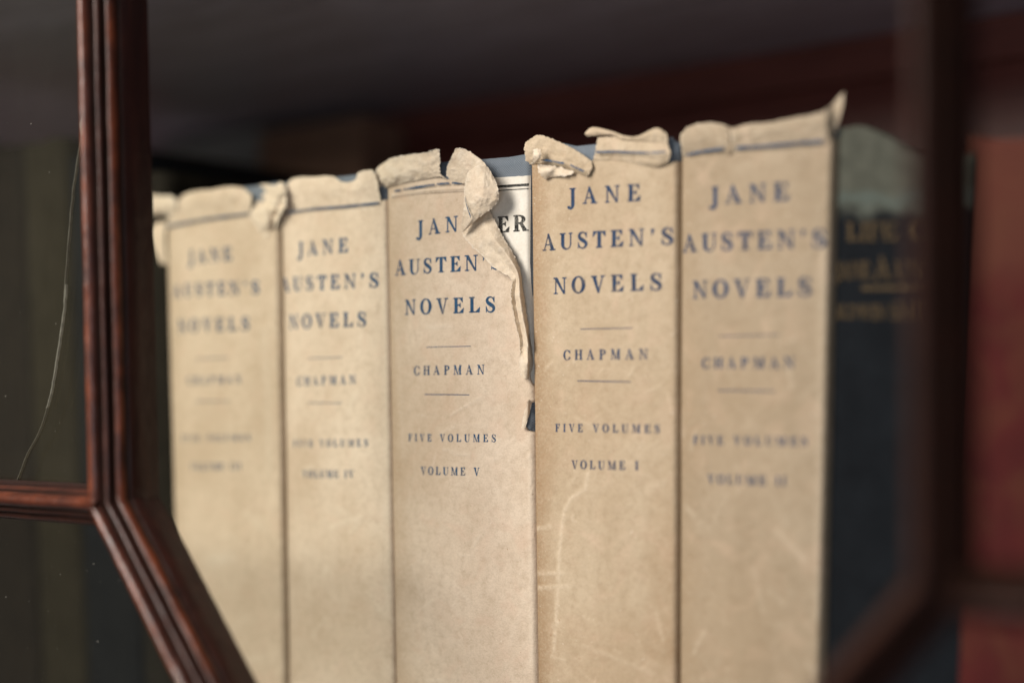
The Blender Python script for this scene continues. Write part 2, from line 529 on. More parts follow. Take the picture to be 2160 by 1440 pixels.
def glyph_defs():
    def poly(*pts):
        def f(X, Y):
            d = np.full(X.shape, -9.0)
            n = len(pts)
            a2 = sum(pts[i][0] * pts[(i + 1) % n][1] - pts[(i + 1) % n][0] * pts[i][1] for i in range(n))
            sg = 1.0 if a2 > 0 else -1.0
            for i in range(n):
                (x0, y0), (x1, y1) = pts[i], pts[(i + 1) % n]
                l = math.hypot(x1 - x0, y1 - y0)
                d = np.maximum(d, sg * ((y1 - y0) * (X - x0) - (x1 - x0) * (Y - y0)) / l)
            return d
        return f

    def box(x0, x1, y0, y1):
        return lambda X, Y: np.maximum(np.maximum(x0 - X, X - x1), np.maximum(y0 - Y, Y - y1))

    def ell(cx, cy, rx, ry):
        return lambda X, Y: (np.sqrt(((X - cx) / rx) ** 2 + ((Y - cy) / ry) ** 2) - 1) * min(rx, ry)

    def sub(a, b):
        return lambda X, Y: np.maximum(a(X, Y), -b(X, Y))

    def inter(a, b):
        return lambda X, Y: np.maximum(a(X, Y), b(X, Y))

    def path(pts, n=60):
        # Catmull-Rom through (x, y, half width)
        P = np.array([pts[0]] + list(pts) + [pts[-1]], float)
        out = []
        for i in range(1, len(P) - 2):
            for t in np.linspace(0, 1, 10, endpoint=False):
                a, b, c, d = P[i - 1], P[i], P[i + 1], P[i + 2]
                out.append(0.5 * (2 * b + (c - a) * t + (2 * a - 5 * b + 4 * c - d) * t ** 2 + (3 * b - a - 3 * c + d) * t ** 3))
        out.append(P[-2])
        out = np.array(out)

        def f(X, Y):
            d = np.full(X.shape, 9.0)
            for x, y, w in out:
                d = np.minimum(d, np.hypot(X - x, Y - y) - w)
            return d
        return f

    S = 0.056

    def ser(x0, x1, y, up):
        return box(x0, x1, y, y + S) if up else box(x0, x1, y - S, y)

    def stem(x0, x1, l=0.09, top=True, bot=True):
        r = [box(x0, x1, 0, 1)]
        if top: r.append(ser(x0 - l, x1 + l, 1.0, False))
        if bot: r.append(ser(x0 - l, x1 + l, 0.0, True))
        return r

    G = {}
    G['I'] = (0.40, stem(.10, .10 + T))
    arm_t = [box(.02, .70, 1 - S, 1), poly((.50, 1 - S), (.70, 1.0), (.71, .70), (.685, .70))]
    arm_b = [box(.02, .74, 0, S), poly((.48, S), (.74, 0), (.79, .33), (.765, .33))]
    arm_m = [box(.2, .52, .49, .49 + S), poly((.55, .36), (.55, .67), (.40, .515))]
    G['E'] = (0.80, [box(.11, .11 + T, 0, 1)] + arm_t + arm_b + arm_m)
    G['F'] = (0.74, stem(.11, .11 + T, .09, False, True) + arm_t + arm_m)
    G['L'] = (0.78, stem(.11, .11 + T, .09, True, False) + arm_b)
    G['T'] = (0.82, stem(.31, .31 + T, .10, False, True) + [box(.03, .80, 1 - S, 1), poly((.24, 1 - S), (.03, 1.0), (.00, .68), (.03, .68)), poly((.58, 1 - S), (.80, 1.0), (.82, .68), (.79, .68))])
    G['H'] = (0.96, stem(.10, .10 + T) + stem(.66, .66 + T) + [box(.2, .75, .49, .49 + H)])
    G['N'] = (0.92, [box(.13, .13 + H, 0, 1), box(.74, .74 + H, 0, 1), poly((.06, 1), (.285, 1), (.798, -.01), (.70, -.01)), ser(0, .24, 1, False), ser(.02, .30, 0, True), ser(.62, .92, 1, False)])
    G['M'] = (1.10, [box(.12, .12 + H, 0, 1), poly((.09, 1), (.31, 1), (.585, 0), (.50, 0)), poly((.52, 0), (.57, 0), (.88, 1), (.81, 1)), box(.78, .78 + T, 0, 1), ser(0, .25, 1, False), ser(.01, .29, 0, True), ser(.80, 1.08, 1, False), ser(.68, 1.08, 0, True)])
    G['A'] = (0.94, [poly((.10, 0), (.165, 0), (.455, 1.0), (.40, 1.02)), poly((.36, 1.03), (.47, 1.03), (.86, 0), (.62, 0)), box(.23, .70, .32, .32 + S), ser(.0, .27, 0, True), ser(.52, .95, 0, True)])
    vee = [poly((.08, 1), (.31, 1), (.54, -.02), (.43, -.02)), poly((.46, -.02), (.52, -.02), (.80, 1), (.735, 1)), ser(0, .41, 1, False), ser(.62, .91, 1, False)]
    G['V'] = (0.90, vee)
    G['W'] = (1.28, [poly((.08, 1), (.29, 1), (.46, -.02), (.37, -.02)), poly((.40, -.02), (.45, -.02), (.69, 1), (.63, 1)), poly((.52, 1), (.73, 1), (.90, -.02), (.81, -.02)), poly((.84, -.02), (.89, -.02), (1.16, 1), (1.10, 1)), ser(0, .80, 1, False), ser(1.0, 1.26, 1, False)])
    G['U'] = (0.92, [box(.11, .11 + T, .32, 1), box(.74, .74 + H, .32, 1), inter(sub(ell(.455, .34, .345, .365), ell(.528, .35, .212, .315)), box(-1, 2, -1, .345)), ser(.01, .42, 1, False), ser(.64, .91, 1, False)])
    G['O'] = (0.92, [sub(ell(.46, .5, .46, .53), ell(.46, .5, .235, .475))])
    cring = sub(sub(ell(.46, .5, .46, .53), ell(.47, .5, .25, .475)), box(.60, 2, .27, .72))
    G['C'] = (0.86, [cring, poly((.80, 1.0), (.835, 1.0), (.845, .64), (.81, .64)), path([(.70, .06, .03), (.80, .15, .027), (.85, .29, .024)])])
    G['G'] = (0.98, [cring, poly((.80, 1.0), (.835, 1.0), (.845, .64), (.81, .64)), box(.66, .66 + T, .0, .42), ser(.55, .97, .44, False)])
    G['D'] = (0.96, stem(.11, .11 + T, .09) + [inter(sub(ell(.38, .5, .54, .5), ell(.36, .5, .33, .45)), box(.30, 2, -1, 2)), box(.2, .42, 1 - S, 1), box(.2, .42, 0, S)])
    pb = [inter(sub(ell(.38, .735, .39, .265), ell(.37, .735, .185, .215)), box(.30, 2, -1, 2)), box(.2, .40, 1 - S, 1), box(.2, .40, .47, .47 + S)]
    G['P'] = (0.80, stem(.11, .11 + T, .09) + pb)
    G['R'] = (0.95, stem(.11, .11 + T, .09) + pb + [poly((.40, .50), (.60, .50), (.90, 0), (.66, 0)), ser(.62, .98, 0, True)])
    G['J'] = (0.56, [box(.25, .25 + T, -.06, 1), ser(.14, .56, 1, False), path([(.36, .02, .10), (.345, -.10, .095), (.29, -.21, .07), (.20, -.265, .045), (.10, -.22, .045)]), ell(.085, -.17, .09, .085)])
    G['S'] = (0.72, [path([(.60, .74, .026), (.53, .90, .030), (.38, .985, .036), (.20, .92, .065), (.135, .77, .085), (.20, .63, .10), (.36, .51, .115), (.53, .385, .10), (.60, .245, .085), (.53, .09, .06), (.36, .012, .036), (.19, .08, .030), (.09, .27, .024)]), poly((.595, 1.0), (.63, 1.0), (.64, .64), (.60, .64)), poly((.06, .0), (.095, .0), (.09, .40), (.055, .40))])
    G["'"] = (0.34, [ell(.17, .90, .095, .095), poly((.14, .84), (.265, .90), (.13, .60), (.10, .62))])
    return G


GLY = {}


def build_glyphs(res=40):
    for ch, (w, prims) in glyph_defs().items():
        h = 1.0 / res
        xs = np.arange(-0.08, w + 0.10, h)
        ys = np.arange(-0.40, 1.10, h)
        X, Y = np.meshgrid(xs, ys, indexing='ij')
        D = prims[0](X, Y)
        for p in prims[1:]:
            e = p(X, Y)
            k = 0.035
            hh = np.clip(0.5 + 0.5 * (D - e) / k, 0, 1)
            D = D * (1 - hh) + e * hh - k * hh * (1 - hh)
        D -= 0.013
        V, F, idx = [], [], {}

        def vid(key, p):
            if key not in idx:
                idx[key] = len(V)
                V.append(p)
            return idx[key]

        def edge(i0, j0, i1, j1):
            key = ('e',) + ((i0, j0, i1, j1) if (i0, j0) < (i1, j1) else (i1, j1, i0, j0))
            a, b = D[i0, j0], D[i1, j1]
            t = a / (a - b)
            return vid(key, (xs[i0] + t * (xs[i1] - xs[i0]), ys[j0] + t * (ys[j1] - ys[j0])))

        ins = D < 0
        for i in range(len(xs) - 1):
            for j in range(len(ys) - 1):
                c = [(i, j), (i + 1, j), (i + 1, j + 1), (i, j + 1)]
                s = [ins[a] for a in c]
                if not any(s):
                    continue
                f = []
                for q in range(4):
                    a, b = c[q], c[(q + 1) % 4]
                    if s[q]:
                        f.append(vid(a, (xs[a[0]], ys[a[1]])))
                    if s[q] != s[(q + 1) % 4]:
                        f.append(edge(*a, *b))
                f = list(dict.fromkeys(f))
                if len(f) >= 3:
                    F.append(f)
        GLY[ch] = (w, np.array(V), F)


build_glyphs()


def lay_line(text, space=0.45):
    """Advance of each character in cap heights with no extra tracking."""
    x, out = 0.0, []
    for ch in text:
        if ch == ' ':
            out.append(None)
            x += space
        else:
            out.append(x)
            x += GLY[ch][0]
    return out, x


# ------------------------------------------------------------------ books
class Book:
    """Geometry of one upright book: edges of the spine given at two heights, spine slightly convex."""

    def __init__(s, l0, l1, r0, r1, Y=0.0, bulge=1.4, edge=1.5, seed=0, y0=400.0, y1=1400.0, amp=0.12):
        s.Y, s.bulge, s.edge, s.seed, s.amp = Y, bulge, edge, seed, amp
        pl = [at(l0, y0, Y + .0012), at(l1, y1, Y + .0012)]
        pr = [at(r0, y0, Y + .0012), at(r1, y1, Y + .0012)]

        def lin(p):
            k = (p[1].x - p[0].x) / (p[1].z - p[0].z)
            return lambda z: p[0].x + k * (z - p[0].z)
        s.xl, s.xr = lin(pl), lin(pr)
        s.base = ((s.xl(0) + s.xr(0)) / 2, Y, 0.0)

    def p(s, X, Z):
        l, r = s.xl(Z), s.xr(Z)
        return (2 * X - l - r) / (r - l)

    def X(s, p, Z):
        l, r = s.xl(Z), s.xr(Z)
        return (l + r) / 2 + p * (r - l) / 2

    def y(s, X, Z):
        q = max(-1.0, min(1.0, s.p(X, Z)))
        a = abs(q)
        t = max(0.0, (a - .95) / .05)
        Yv = s.bulge * MM * q * q + s.edge * MM * (1 - math.sqrt(max(0.0, 1 - t * t)))
        n = s.amp * MM * fbm(X * 1000 / 26 + s.seed, Z * 1000 / 34, s.seed, 3)
        n += 0.05 * MM * nz(X * 1000 / 5 + s.seed, Z * 1000 / 7, s.seed)
        return s.Y + Yv + n

    def pt(s, px, py, off):
        """Pixel -> point lying off mm in front of the spine surface."""
        P = at(px, py, s.Y)
        for i in range(3):
            P = at(px, py, s.y(P.x, P.z) - off * MM)
        return P


def interp(pts):
    xs, ys = [p[0] for p in pts], [p[1] for p in pts]
    return lambda x: float(np.interp(x, xs, ys))


def seg_d(px, py, pl):
    """Distance from pixel to a polyline."""
    best = 1e9
    for (x0, y0), (x1, y1) in zip(pl[:-1], pl[1:]):
        dx, dy = x1 - x0, y1 - y0
        t = max(0, min(1, ((px - x0) * dx + (py - y0) * dy) / (dx * dx + dy * dy + 1e-9)))
        best = min(best, math.hypot(px - x0 - t * dx, py - y0 - t * dy))
    return best


def to_px(P):
    d = P - Vector((0, CY, EZ))
    zc = d.x * -SN + d.y * CS
    return CX + FPX * (d.x * CS + d.y * SN) / zc, HY - FPX * d.z / zc


def grid_faces(nc, nr, off=0):
    return [(off + r * nc + c, off + r * nc + c + 1, off + (r + 1) * nc + c + 1, off + (r + 1) * nc + c) for r in range(nr - 1) for c in range(nc - 1)]


def jacket(bk, parent, mat, top, nc, nr, right=None, scuffs=(), brownf=None, back=0.045):
    """Paper wrapper over the spine: rows from the shelf up to the torn top, wrapped round both joints."""
    tz = [(lambda P: (bk.p(P.x, P.z), P.z))(bk.pt(x, y, 0)) for x, y in top]
    topf = interp(sorted(tz))
    rf = None
    if right:
        rz = []
        for x, y in right:
            P = bk.pt(x, y, 0)
            rz.append((P.z, bk.p(P.x, P.z)))
        rf = interp(sorted(rz))
    zvis = 0.085
    verts, wear, brown_tone = [], [], []
    ps = np.linspace(-1, 1, nc)
    ps = np.sign(ps) * (1 - (1 - np.abs(ps)) ** 1.25)     # finer columns at the rounded edges
    nb = 4
    cols = [('l', k) for k in range(nb, 0, -1)] + [('c', i) for i in range(nc)] + [('r', k) for k in range(1, nb + 1)]
    ztop_l, ztop_r = topf(-1), topf(1)
    zs_lo = list(np.linspace(0.0015, zvis, 26))
    n_hi = nr
    for r in range(26 + n_hi):
        for kind, i in cols:
            if kind == 'c':
                p = ps[i]
            else:
                p = -1.0 if kind == 'l' else 1.0
            zt = topf(p)
            if kind == 'c':
                zt += MM * (0.35 * nz(p * 40 + bk.seed, 3.3) + 0.18 * nz(p * 130 + bk.seed, 9.3))
            if r < 26:
                z = zs_lo[r]
            else:
                z = zvis + (zt - zvis) * (r - 25) / n_hi
            pm = p
            if rf is not None and kind == 'c':
                lim = min(1.0, rf(z) + 0.010 * nz(z * 900, 1.7))
                pm = p if p < 0.45 else 0.45 + (p - 0.45) * (lim - 0.45) / 0.55
            if rf is not None and kind == 'r':
                lim = min(1.0, rf(z))
                pm = lim
            X = bk.X(pm, z)
            Y = bk.y(X, z)
            if kind != 'c':
                if kind == 'r' and rf is not None and pm < 0.985:
                    Y += 0.0001 * i
                else:
                    Y += back * (i / nb)
            verts.append((X, Y, z))
            px, py = to_px(Vector((X, Y, z)))
            w = 0.0
            for (pl, wd, a) in scuffs:
                d = seg_d(px, py, pl)
                w = max(w, a * math.exp(-(d / wd) ** 2))
            f = fbm(X * 1000 / 9 + bk.seed, Z_(z) / 4, 4.0, 3)
            w = max(w, 0.55 * max(0.0, f - 0.55))
            wear.append(w)
            brown_tone.append(brownf(pm, px, py) if brownf else 0.0)
    F = grid_faces(len(cols), 26 + n_hi)
    return mesh_ob('dust_jacket', verts, F, mat, parent, bk.base, True, {'wear': wear, 'brown_tone': brown_tone}, solid=0.00018)


def Z_(z):
    return z * 1000


def cat(P, t):
    """Catmull-Rom along axis 0 at t in [0, n-1]."""
    n = len(P)
    i = min(int(t), n - 2)
    u = t - i
    a, b, c, d = P[max(i - 1, 0)], P[i], P[i + 1], P[min(i + 2, n - 1)]
    return 0.5 * (2 * b + (c - a) * u + (2 * a - 5 * b + 4 * c - d) * u * u + (3 * b - a - 3 * c + d) * u ** 3)


def flap(bk, parent, rows, mat=None, nu=None, nv=None, amp=0.22, jag=1.5, seed=0.0, name='torn_flap', brown_tone=0.0, crease=0.0, lin=False, flat=0.8):
    """A torn, curling piece of the wrapper: a lofted sheet of paper with wrinkles and a ragged edge."""
    R = np.array(rows, float)
    if mat is not None:                # pieces of the printed face lie almost flush
        amp, jag, crease = amp * 0.5, jag * 0.6, crease * 0.5
        R[:, :, 2] = np.where(R[:, :, 2] > 0.4, 0.4 + (R[:, :, 2] - 0.4) * 0.6, R[:, :, 2])
    if R[0, :, 2].mean() < 0:          # no tucked-in row: the torn edge stands free
        R = R[1:]
        R[0, :, 2] = 0.3 * R[0, :, 2] + 0.7 * R[1, :, 2] * 0.9
    D0 = R[:, :, 2].copy()
    R[:, 0, 2] = (1 - flat) * D0[:, 0] + flat * D0[:, 1]
    R[:, -1, 2] = (1 - flat) * D0[:, -1] + flat * D0[:, -2]
    nr, ncol = R.shape[:2]
    nu = nu or 6 * (ncol - 1) + 1
    nv = nv or 6 * (nr - 1) + 1
    V, so, we = [], [], []
    for j in range(nv):
        tv = (nr - 1) * j / (nv - 1)
        row = np.array([cat(R[:, c], tv) for c in range(ncol)])
        for i in range(nu):
            tu = (ncol - 1) * i / (nu - 1)
            x, y, d = cat(row, tu)
            if lin:      # crisp folds
                a, b = min(int(tv), nr - 2), min(int(tu), ncol - 2)
                fv, fu = tv - a, tu - b
                dl = (R[a, b, 2] * (1 - fu) + R[a, b + 1, 2] * fu) * (1 - fv) + (R[a + 1, b, 2] * (1 - fu) + R[a + 1, b + 1, 2] * fu) * fv
                d = 0.2 * d + 0.8 * dl
            eb = min(i, nu - 1 - i) / 2.0
            et = j / 2.0
            e = min(1.0, min(eb, et))
            n = fbm(x / 14 + seed, y / 14, seed, 4)
            rid = 1 - 2 * abs(nz(x / 17 + seed + 5, y / 21, seed))
            fb = min(1.0, (nv - 1 - j) / 6.0)
            d = d * (0.45 if d < 0 else (0.80 if d > 0.4 else 1.0))
            d2 = d + fb * (amp * n * 1.6 + crease * (rid - 0.4) + 0.05 * fbm(x / 4 + seed, y / 4, seed, 2))
            jx = jag * (1 - e) * fbm(x / 4 + seed, y / 4, 2.0, 3) * 2.0
            jy = jag * (1 - e) * fbm(x / 4, y / 4 + seed, 7.0, 3) * 2.0
            P = bk.pt(x + jx, y + jy, d2)
            V.append(P)
            we.append(max(0.0, 0.8 * (1 - e)) + max(0.0, 0.5 * n))
            so.append(max(0.0, brown_tone + 0.25 * fbm(x / 20, y / 20 + seed, 1.0, 2)))
    return mesh_ob(name, V, grid_faces(nu, nv), mat or M_TORN, parent, bk.base, True, {'wear': we, 'brown_tone': so}, solid=0.00014)


class Ink:
    """Collects printed letters and rules that lie on a surface, one mesh per printed text."""

    def __init__(s, bk, off=0.10):
        s.bk, s.off, s.V, s.F = bk, off, [], []

    def text(s, txt, x0, x1, y0, y1, cap, wide=None):
        """Letters from pixel (x0, baseline y0) to (x1, baseline y1); cap = cap height in mm."""
        bk = s.bk
        A, B = bk.pt(x0, y0, 0), bk.pt(x1, y1, 0)
        pos, tot = lay_line(txt)
        W = (B.x - A.x) / (cap * MM)
        k = wide or (1.17 if cap > 3 else 1.06)
        gap = (W - tot * k) / max(1, len(txt) - 1)
        if gap < 0.02:
            k = (W - 0.02 * (len(txt) - 1)) / tot
            gap = 0.02
        slope = (B.z - A.z) / (B.x - A.x)
        for n, (ch, x) in enumerate(zip(txt, pos)):
            if x is None:
                continue
            w, V, F = GLY[ch]
            o = len(s.V)
            jx, jz = 0.01 * random.uniform(-1, 1), 0.012 * random.uniform(-1, 1)
            for vx, vy in V:
                X = A.x + (k * (x + vx) + gap * n + jx) * cap * MM
                Z = A.z + slope * (X - A.x) + (vy + jz) * cap * MM
                s.V.append((X, bk.y(X, Z) - s.off * MM, Z))
            s.F += [[o + i for i in f] for f in F]

    def rule(s, pts, hw, n=60, offs=None, gaps=()):
        """Printed line through pixels (x, y[, extra offset mm]) of half width hw px."""
        bk = s.bk
        P = np.array([(p[0], p[1], p[2] if len(p) > 2 else 0.0) for p in pts], float)
        o = len(s.V)
        tt = np.linspace(0, len(P) - 1, n)
        for t in tt:
            x, y, e = cat(P, t)
            for sg in (1, 0, -1):
                jit = 0.18 * nz(x * 0.35, sg * 7.0 + bk.seed)
                s.V.append(bk.pt(x, y - sg * hw * (1 + jit), s.off + e))
        for i in range(n - 1):
            if any(a <= i / (n - 1) <= b for a, b in gaps):
                continue
            for r in range(2):
                a = o + i * 3 + r
                s.F.append((a, a + 1, a + 4, a + 3))

    def build(s, name, mat, parent):
        return mesh_ob(name, s.V, s.F, mat, parent, s.bk.base, True)


def cover(bk, parent, mat, top, depth=0.150, inset=0.0008, nc=48, nr=90, name='cover'):
    """Cloth case: rounded spine and both boards, one mesh."""
    tz = sorted((lambda P: (bk.p(P.x, P.z), P.z))(bk.pt(x, y, 0)) for x, y in top)
    topf = interp(tz)
    V, F = [], []
    ps = list(np.linspace(-1, 1, nc))
    prof = [(-1, k) for k in (3, 2, 1)] + [(p, 0) for p in ps] + [(1, k) for k in (1, 2, 3)]
    dep = {0: 0, 1: 0.012, 2: 0.05, 3: depth}
    for layer in (0, 1):
        for r in range(nr):
            for p, k in prof:
                zt = topf(p) + 0.00012 * nz(p * 60 + bk.seed, 5.0)
                z = 0.001 + (zt - 0.001) * r / (nr - 1)
                X = bk.X(p * (0.985 if layer == 0 else 0.985), z)
                if layer == 1:
                    hw = (bk.xr(z) - bk.xl(z)) / 2
                    X = bk.X(p * (0.985 - 0.0022 / hw), z)
                Y = bk.y(bk.X(p, z), z) + inset + (0.0022 if layer else 0) + dep[k]
                if k == 3 and layer: Y -= 0.0022
                V.append((X, Y, z))
        n = len(prof)
    g = grid_faces(n, nr)
    F += g
    F += [tuple(i + n * nr for i in reversed(f)) for f in g]
    o = n * nr
    for c in range(n - 1):                      # head and tail edges of the boards
        a = (nr - 1) * n + c
        F.append((a, a + 1, o + a + 1, o + a))
        F.append((c + 1, c, o + c, o + c + 1))
    for r in range(nr - 1):                     # fore edges
        F.append((r * n, (r + 1) * n, o + (r + 1) * n, o + r * n))
        F.append(((r + 1) * n + n - 1, r * n + n - 1, o + r * n + n - 1, o + (r + 1) * n + n - 1))
    cv = mesh_ob(name, V, F, mat, parent, bk.base, True)
    # pages, a little lower and shallower than the boards
    z1 = min(z for p, z in tz) - 0.003
    Vb = []
    for z in (0.004, z1):
        hw = (bk.xr(z) - bk.xl(z)) / 2 * 0.985 - 0.0026
        xc = (bk.xr(z) + bk.xl(z)) / 2
        for X, Y in ((xc - hw, bk.Y + 0.011), (xc + hw, bk.Y + 0.011), (xc + hw, bk.Y + depth - 0.004), (xc - hw, bk.Y + depth - 0.004)):
            Vb.append((X, Y, z))
    Fb = [(3, 2, 1, 0), (4, 5, 6, 7), (0, 1, 5, 4), (1, 2, 6, 5), (2, 3, 7, 6), (3, 0, 4, 7)]
    mesh_ob('page_block', Vb, Fb, M_PAGES, parent, bk.base, False)
    return cv


#__SETTING__
# ------------------------------------------------------------------ the bookcase
def plane_z(px, py, Y):
    return at(px, py, Y).z


BACK = 0.190
Z_UP = at(1100, 200, BACK).z                 # underside of the shelf above
DOOR = -0.068
case = empty('bookcase', (-0.1, 0.2, 0.0), 'old glazed mahogany bookcase holding the row of books', 'bookcase')
CB = (-0.1, 0.2, 0.0)
XL, XR = -0.80, 0.36


def case_part(name, x0, x1, y0, y1, z0, z1, mat, bev=0.0008):
    V, F = box_vf(x0, x1, y0, y1, z0, z1, bev)
    return mesh_ob(name, V, F, mat, case, CB, False)


case_part('shelf_board', XL, XR, -0.055, BACK, -0.018, 0.0, M_SHELF)
case_part('upper_shelf', XL, XR, -0.055, BACK, Z_UP, Z_UP + 0.018, M_SHELF)
case_part('back_panel', XL - .02, XR + .02, BACK + .001, BACK + 0.012, -0.30, 0.70, M_CASE)
M_RAIL = wood_mat('mahogany_rail', (0.115, 0.034, 0.026), (0.155, 0.046, 0.035), (0.195, 0.060, 0.045), 0.6, 0.0, (0.06, 0.9, 0.9), 0.35)
case_part('back_rail', XL, XR, BACK - .004, BACK, Z_UP - .014, Z_UP - .0002, M_RAIL)
case_part('side_panel', XL - .02, XL - .001, -0.060, BACK, -0.30, 0.70, M_CASE)
case_part('side_panel', XR + .001, XR + .02, -0.060, BACK, -0.30, 0.70, M_CASE)

# door: outer stiles and rails, moulded glazing bars and the panes
DV, DF = [], []
for b in ((XL, XL + .05, -.30, .70), (XR - .05, XR, -.30, .70), (XL + .05, XR - .05, -.30, -.25), (XL + .05, XR - .05, .65, .70)):
    V, F = box_vf(b[0], b[1], DOOR - .012, DOOR + .006, b[2], b[3], .001)
    o = len(DV)
    DV += V
    DF += [[o + i for i in f] for f in F]
door = mesh_ob('door', DV, DF, M_WOOD, case, CB, False)

# (a across, b out towards the room, grime_shade, rub) of a glazing bar, mm
PROFILE = [(4.5, -1.0, .2, .0), (4.5, 0, .2, .0), (4.5, 3.0, .15, .0), (4.5, 6.2, .1, .05), (4.3, 6.7, .6, .0), (3.9, 6.9, .9, 0), (3.8, 7.4, .6, .2),
           (3.95, 8.0, .1, .6), (3.85, 8.7, 0, .75), (3.4, 9.3, .2, .4), (2.9, 9.5, .5, .1), (2.5, 9.4, .9, 0), (2.3, 9.5, 1, 0), (2.25, 10.3, .8, .0), (2.15, 11.0, .3, .1),
           (1.8, 11.4, .2, .2), (1.3, 11.45, .7, 0), (1.0, 11.3, 1, 0), (0.8, 11.5, .9, 0), (0.6, 12.4, .3, .1), (0.2, 13.2, .0, .3), (-0.5, 13.8, 0, .6), (-1.3, 13.8, 0, .9), (-2.0, 13.2, 0, 1.0),
           (-2.5, 12.2, .0, .9), (-2.7, 11.4, .4, .5), (-2.75, 11.0, .9, 0), (-3.0, 10.6, .8, 0), (-3.5, 10.2, .1, .5), (-3.9, 9.2, .0, .6), (-3.9, 8.0, .2, .3), (-3.8, 7.2, .8, 0),
           (-4.3, 6.7, .4, 0), (-4.5, 6.0, .1, .1), (-4.5, 0, .2, 0), (-4.5, -1.0, .2, 0)]


def glazing_bar(path, n_seg=60, seed=0.0, parent=None, sc=0.92, rubs=1.0, grime_shade_add=0.0):
    """Sweeps the moulded profile along a path of (x, z) points in the plane of the door, mitred at the bends."""
    dirs = []
    for i in range(len(path) - 1):
        d = Vector((path[i + 1][0] - path[i][0], path[i + 1][1] - path[i][1]))
        dirs.append(d.normalized())
    st = []
    for i in range(len(path)):
        d0, d1 = dirs[max(i - 1, 0)], dirs[min(i, len(dirs) - 1)]
        n0, n1 = Vector((-d0.y, d0.x)), Vector((-d1.y, d1.x))
        m = (n0 + n1).normalized()
        st.append((Vector(path[i]), m / max(0.3, m.dot(n0))))
    V, g, r = [], [], []
    rows = []
    for i in range(len(path) - 1):
        for k in range(n_seg):
            t = k / n_seg
            rows.append((st[i][0].lerp(st[i + 1][0], t), st[i][1].lerp(st[i + 1][1], t) if k else st[i][1], dirs[i] ))
    rows.append((st[-1][0], st[-1][1], dirs[-1]))
    # inside a straight run the normal stays that run's own, only the end rows carry the mitre
    fixed = []
    for q, (P, n, d) in enumerate(rows):
        k = q % n_seg
        if k != 0 and q != len(rows) - 1:
            n = Vector((-d.y, d.x))
        fixed.append((P, n))
    for P, n in fixed:
        for a, b, gr, ru in PROFILE:
            a, b = a * sc, b * sc
            wob = 0.16 * nz(P.x * 130 + a * 0.4 + seed, P.y * 130, b * 0.4)
            w2 = 0.10 * nz(P.x * 500 + seed, P.y * 500, a)
            Q = P + n * (a + wob) * MM
            V.append((Q.x, DOOR - (b + wob + w2) * MM, Q.y))
            g.append(min(1.0, gr + grime_shade_add))
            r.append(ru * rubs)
    np_ = len(PROFILE)
    F = grid_faces(np_, len(fixed))
    F.append(tuple(range(np_)))
    F.append(tuple(reversed(range((len(fixed) - 1) * np_, len(fixed) * np_))))
    return mesh_ob('glazing_bar', V, F, M_WOOD, parent, CB, True, {'grime_shade': g, 'rub': r})


def dxz(px, py, b=0.0):
    P = at(px, py, DOOR - b * MM)
    return Vector((P.x, P.z))


half = Vector((0.0045, 0))
top_l = dxz(306, 0) - half
node_l = dxz(331, 1062) - half
end_d = dxz(532, 1440) - Vector((0.0050, 0))
up = (top_l - node_l).normalized()
dg = (end_d - node_l).normalized()
glazing_bar([node_l + up * 0.42, node_l, node_l + dg * 0.20], 90, 0.0, door)
zc = at(0, 1052, DOOR - .006).z
glazing_bar([Vector((node_l.x + 0.0005, zc)), Vector((XL + .05, zc - .002))], 90, 3.0, door, 0.92, 0.45, 0.1)
node_r = Vector((dxz(2060, 1200).x - 0.0045 * .77, node_l.y - 0.0036))
glazing_bar([node_r + Vector((-0.0005, 0.42)), node_r, node_r + Vector((-dg.x, dg.y)) * 0.20], 60, 7.0, door, 0.77, 0.10, 0.60)  # darkened, with less rub: the dimmer light here is painted into the colour
glazing_bar([Vector((node_r.x + 0.0030, zc - .0036)), Vector((XR - .05, zc - .0036))], 60, 9.0, door, 0.77, 0.05, 0.7)  # same painted shade as on the right upright


# panes of the left light: the upper one is cracked, the lower one speckled with dust
def pane(pts, label, extra, glass):
    V, F, fm = [], [], []
    n = len(pts)
    for Y in (DOOR + .0010, DOOR + .0030):
        V += [(x, Y, z) for x, z in pts]
    F += [tuple(range(n)), tuple(reversed(range(n, 2 * n)))]
    F += [((i + 1) % n, i, n + i, n + (i + 1) % n) for i in range(n)]
    fm = [0] * len(F)
    for (v, f, k) in extra:
        o = len(V)
        V += v
        F += [tuple(o + i for i in q) for q in f]
        fm += [k] * len(f)
    p = mesh_ob('glass_pane', V, F, None, door, CB, False, mats=[glass, M_CRACK, M_DUST, M_CHIP_GLINT], fmat=fm)
    p['label'] = label
    return p


def ribbon(pts, hw, k, Y):
    P = np.array(pts, float)
    V, F = [], []
    n = 70
    for i in range(n):
        x, y = cat(P, (len(P) - 1) * i / (n - 1))
        w = hw * (0.35 + 0.9 * abs(nz(i * 0.23, 4.0))) + 0.15
        x += 1.0 * nz(i * 0.3, 8.0)
        for s in (-1, 1):
            q = at(x + s * w, y, Y)
            V.append(tuple(q))
    # thin raised sliver with depth
    V += [(a, b + 0.0006, c) for a, b, c in V]
    m = 2 * n
    for i in range(n - 1):
        a = 2 * i
        F += [(a, a + 1, a + 3, a + 2), (m + a + 1, m + a, m + a + 2, m + a + 3), (a + 1, m + a + 1, m + a + 3, a + 3), (m + a, a, a + 2, m + a + 2)]
    return V, F, k


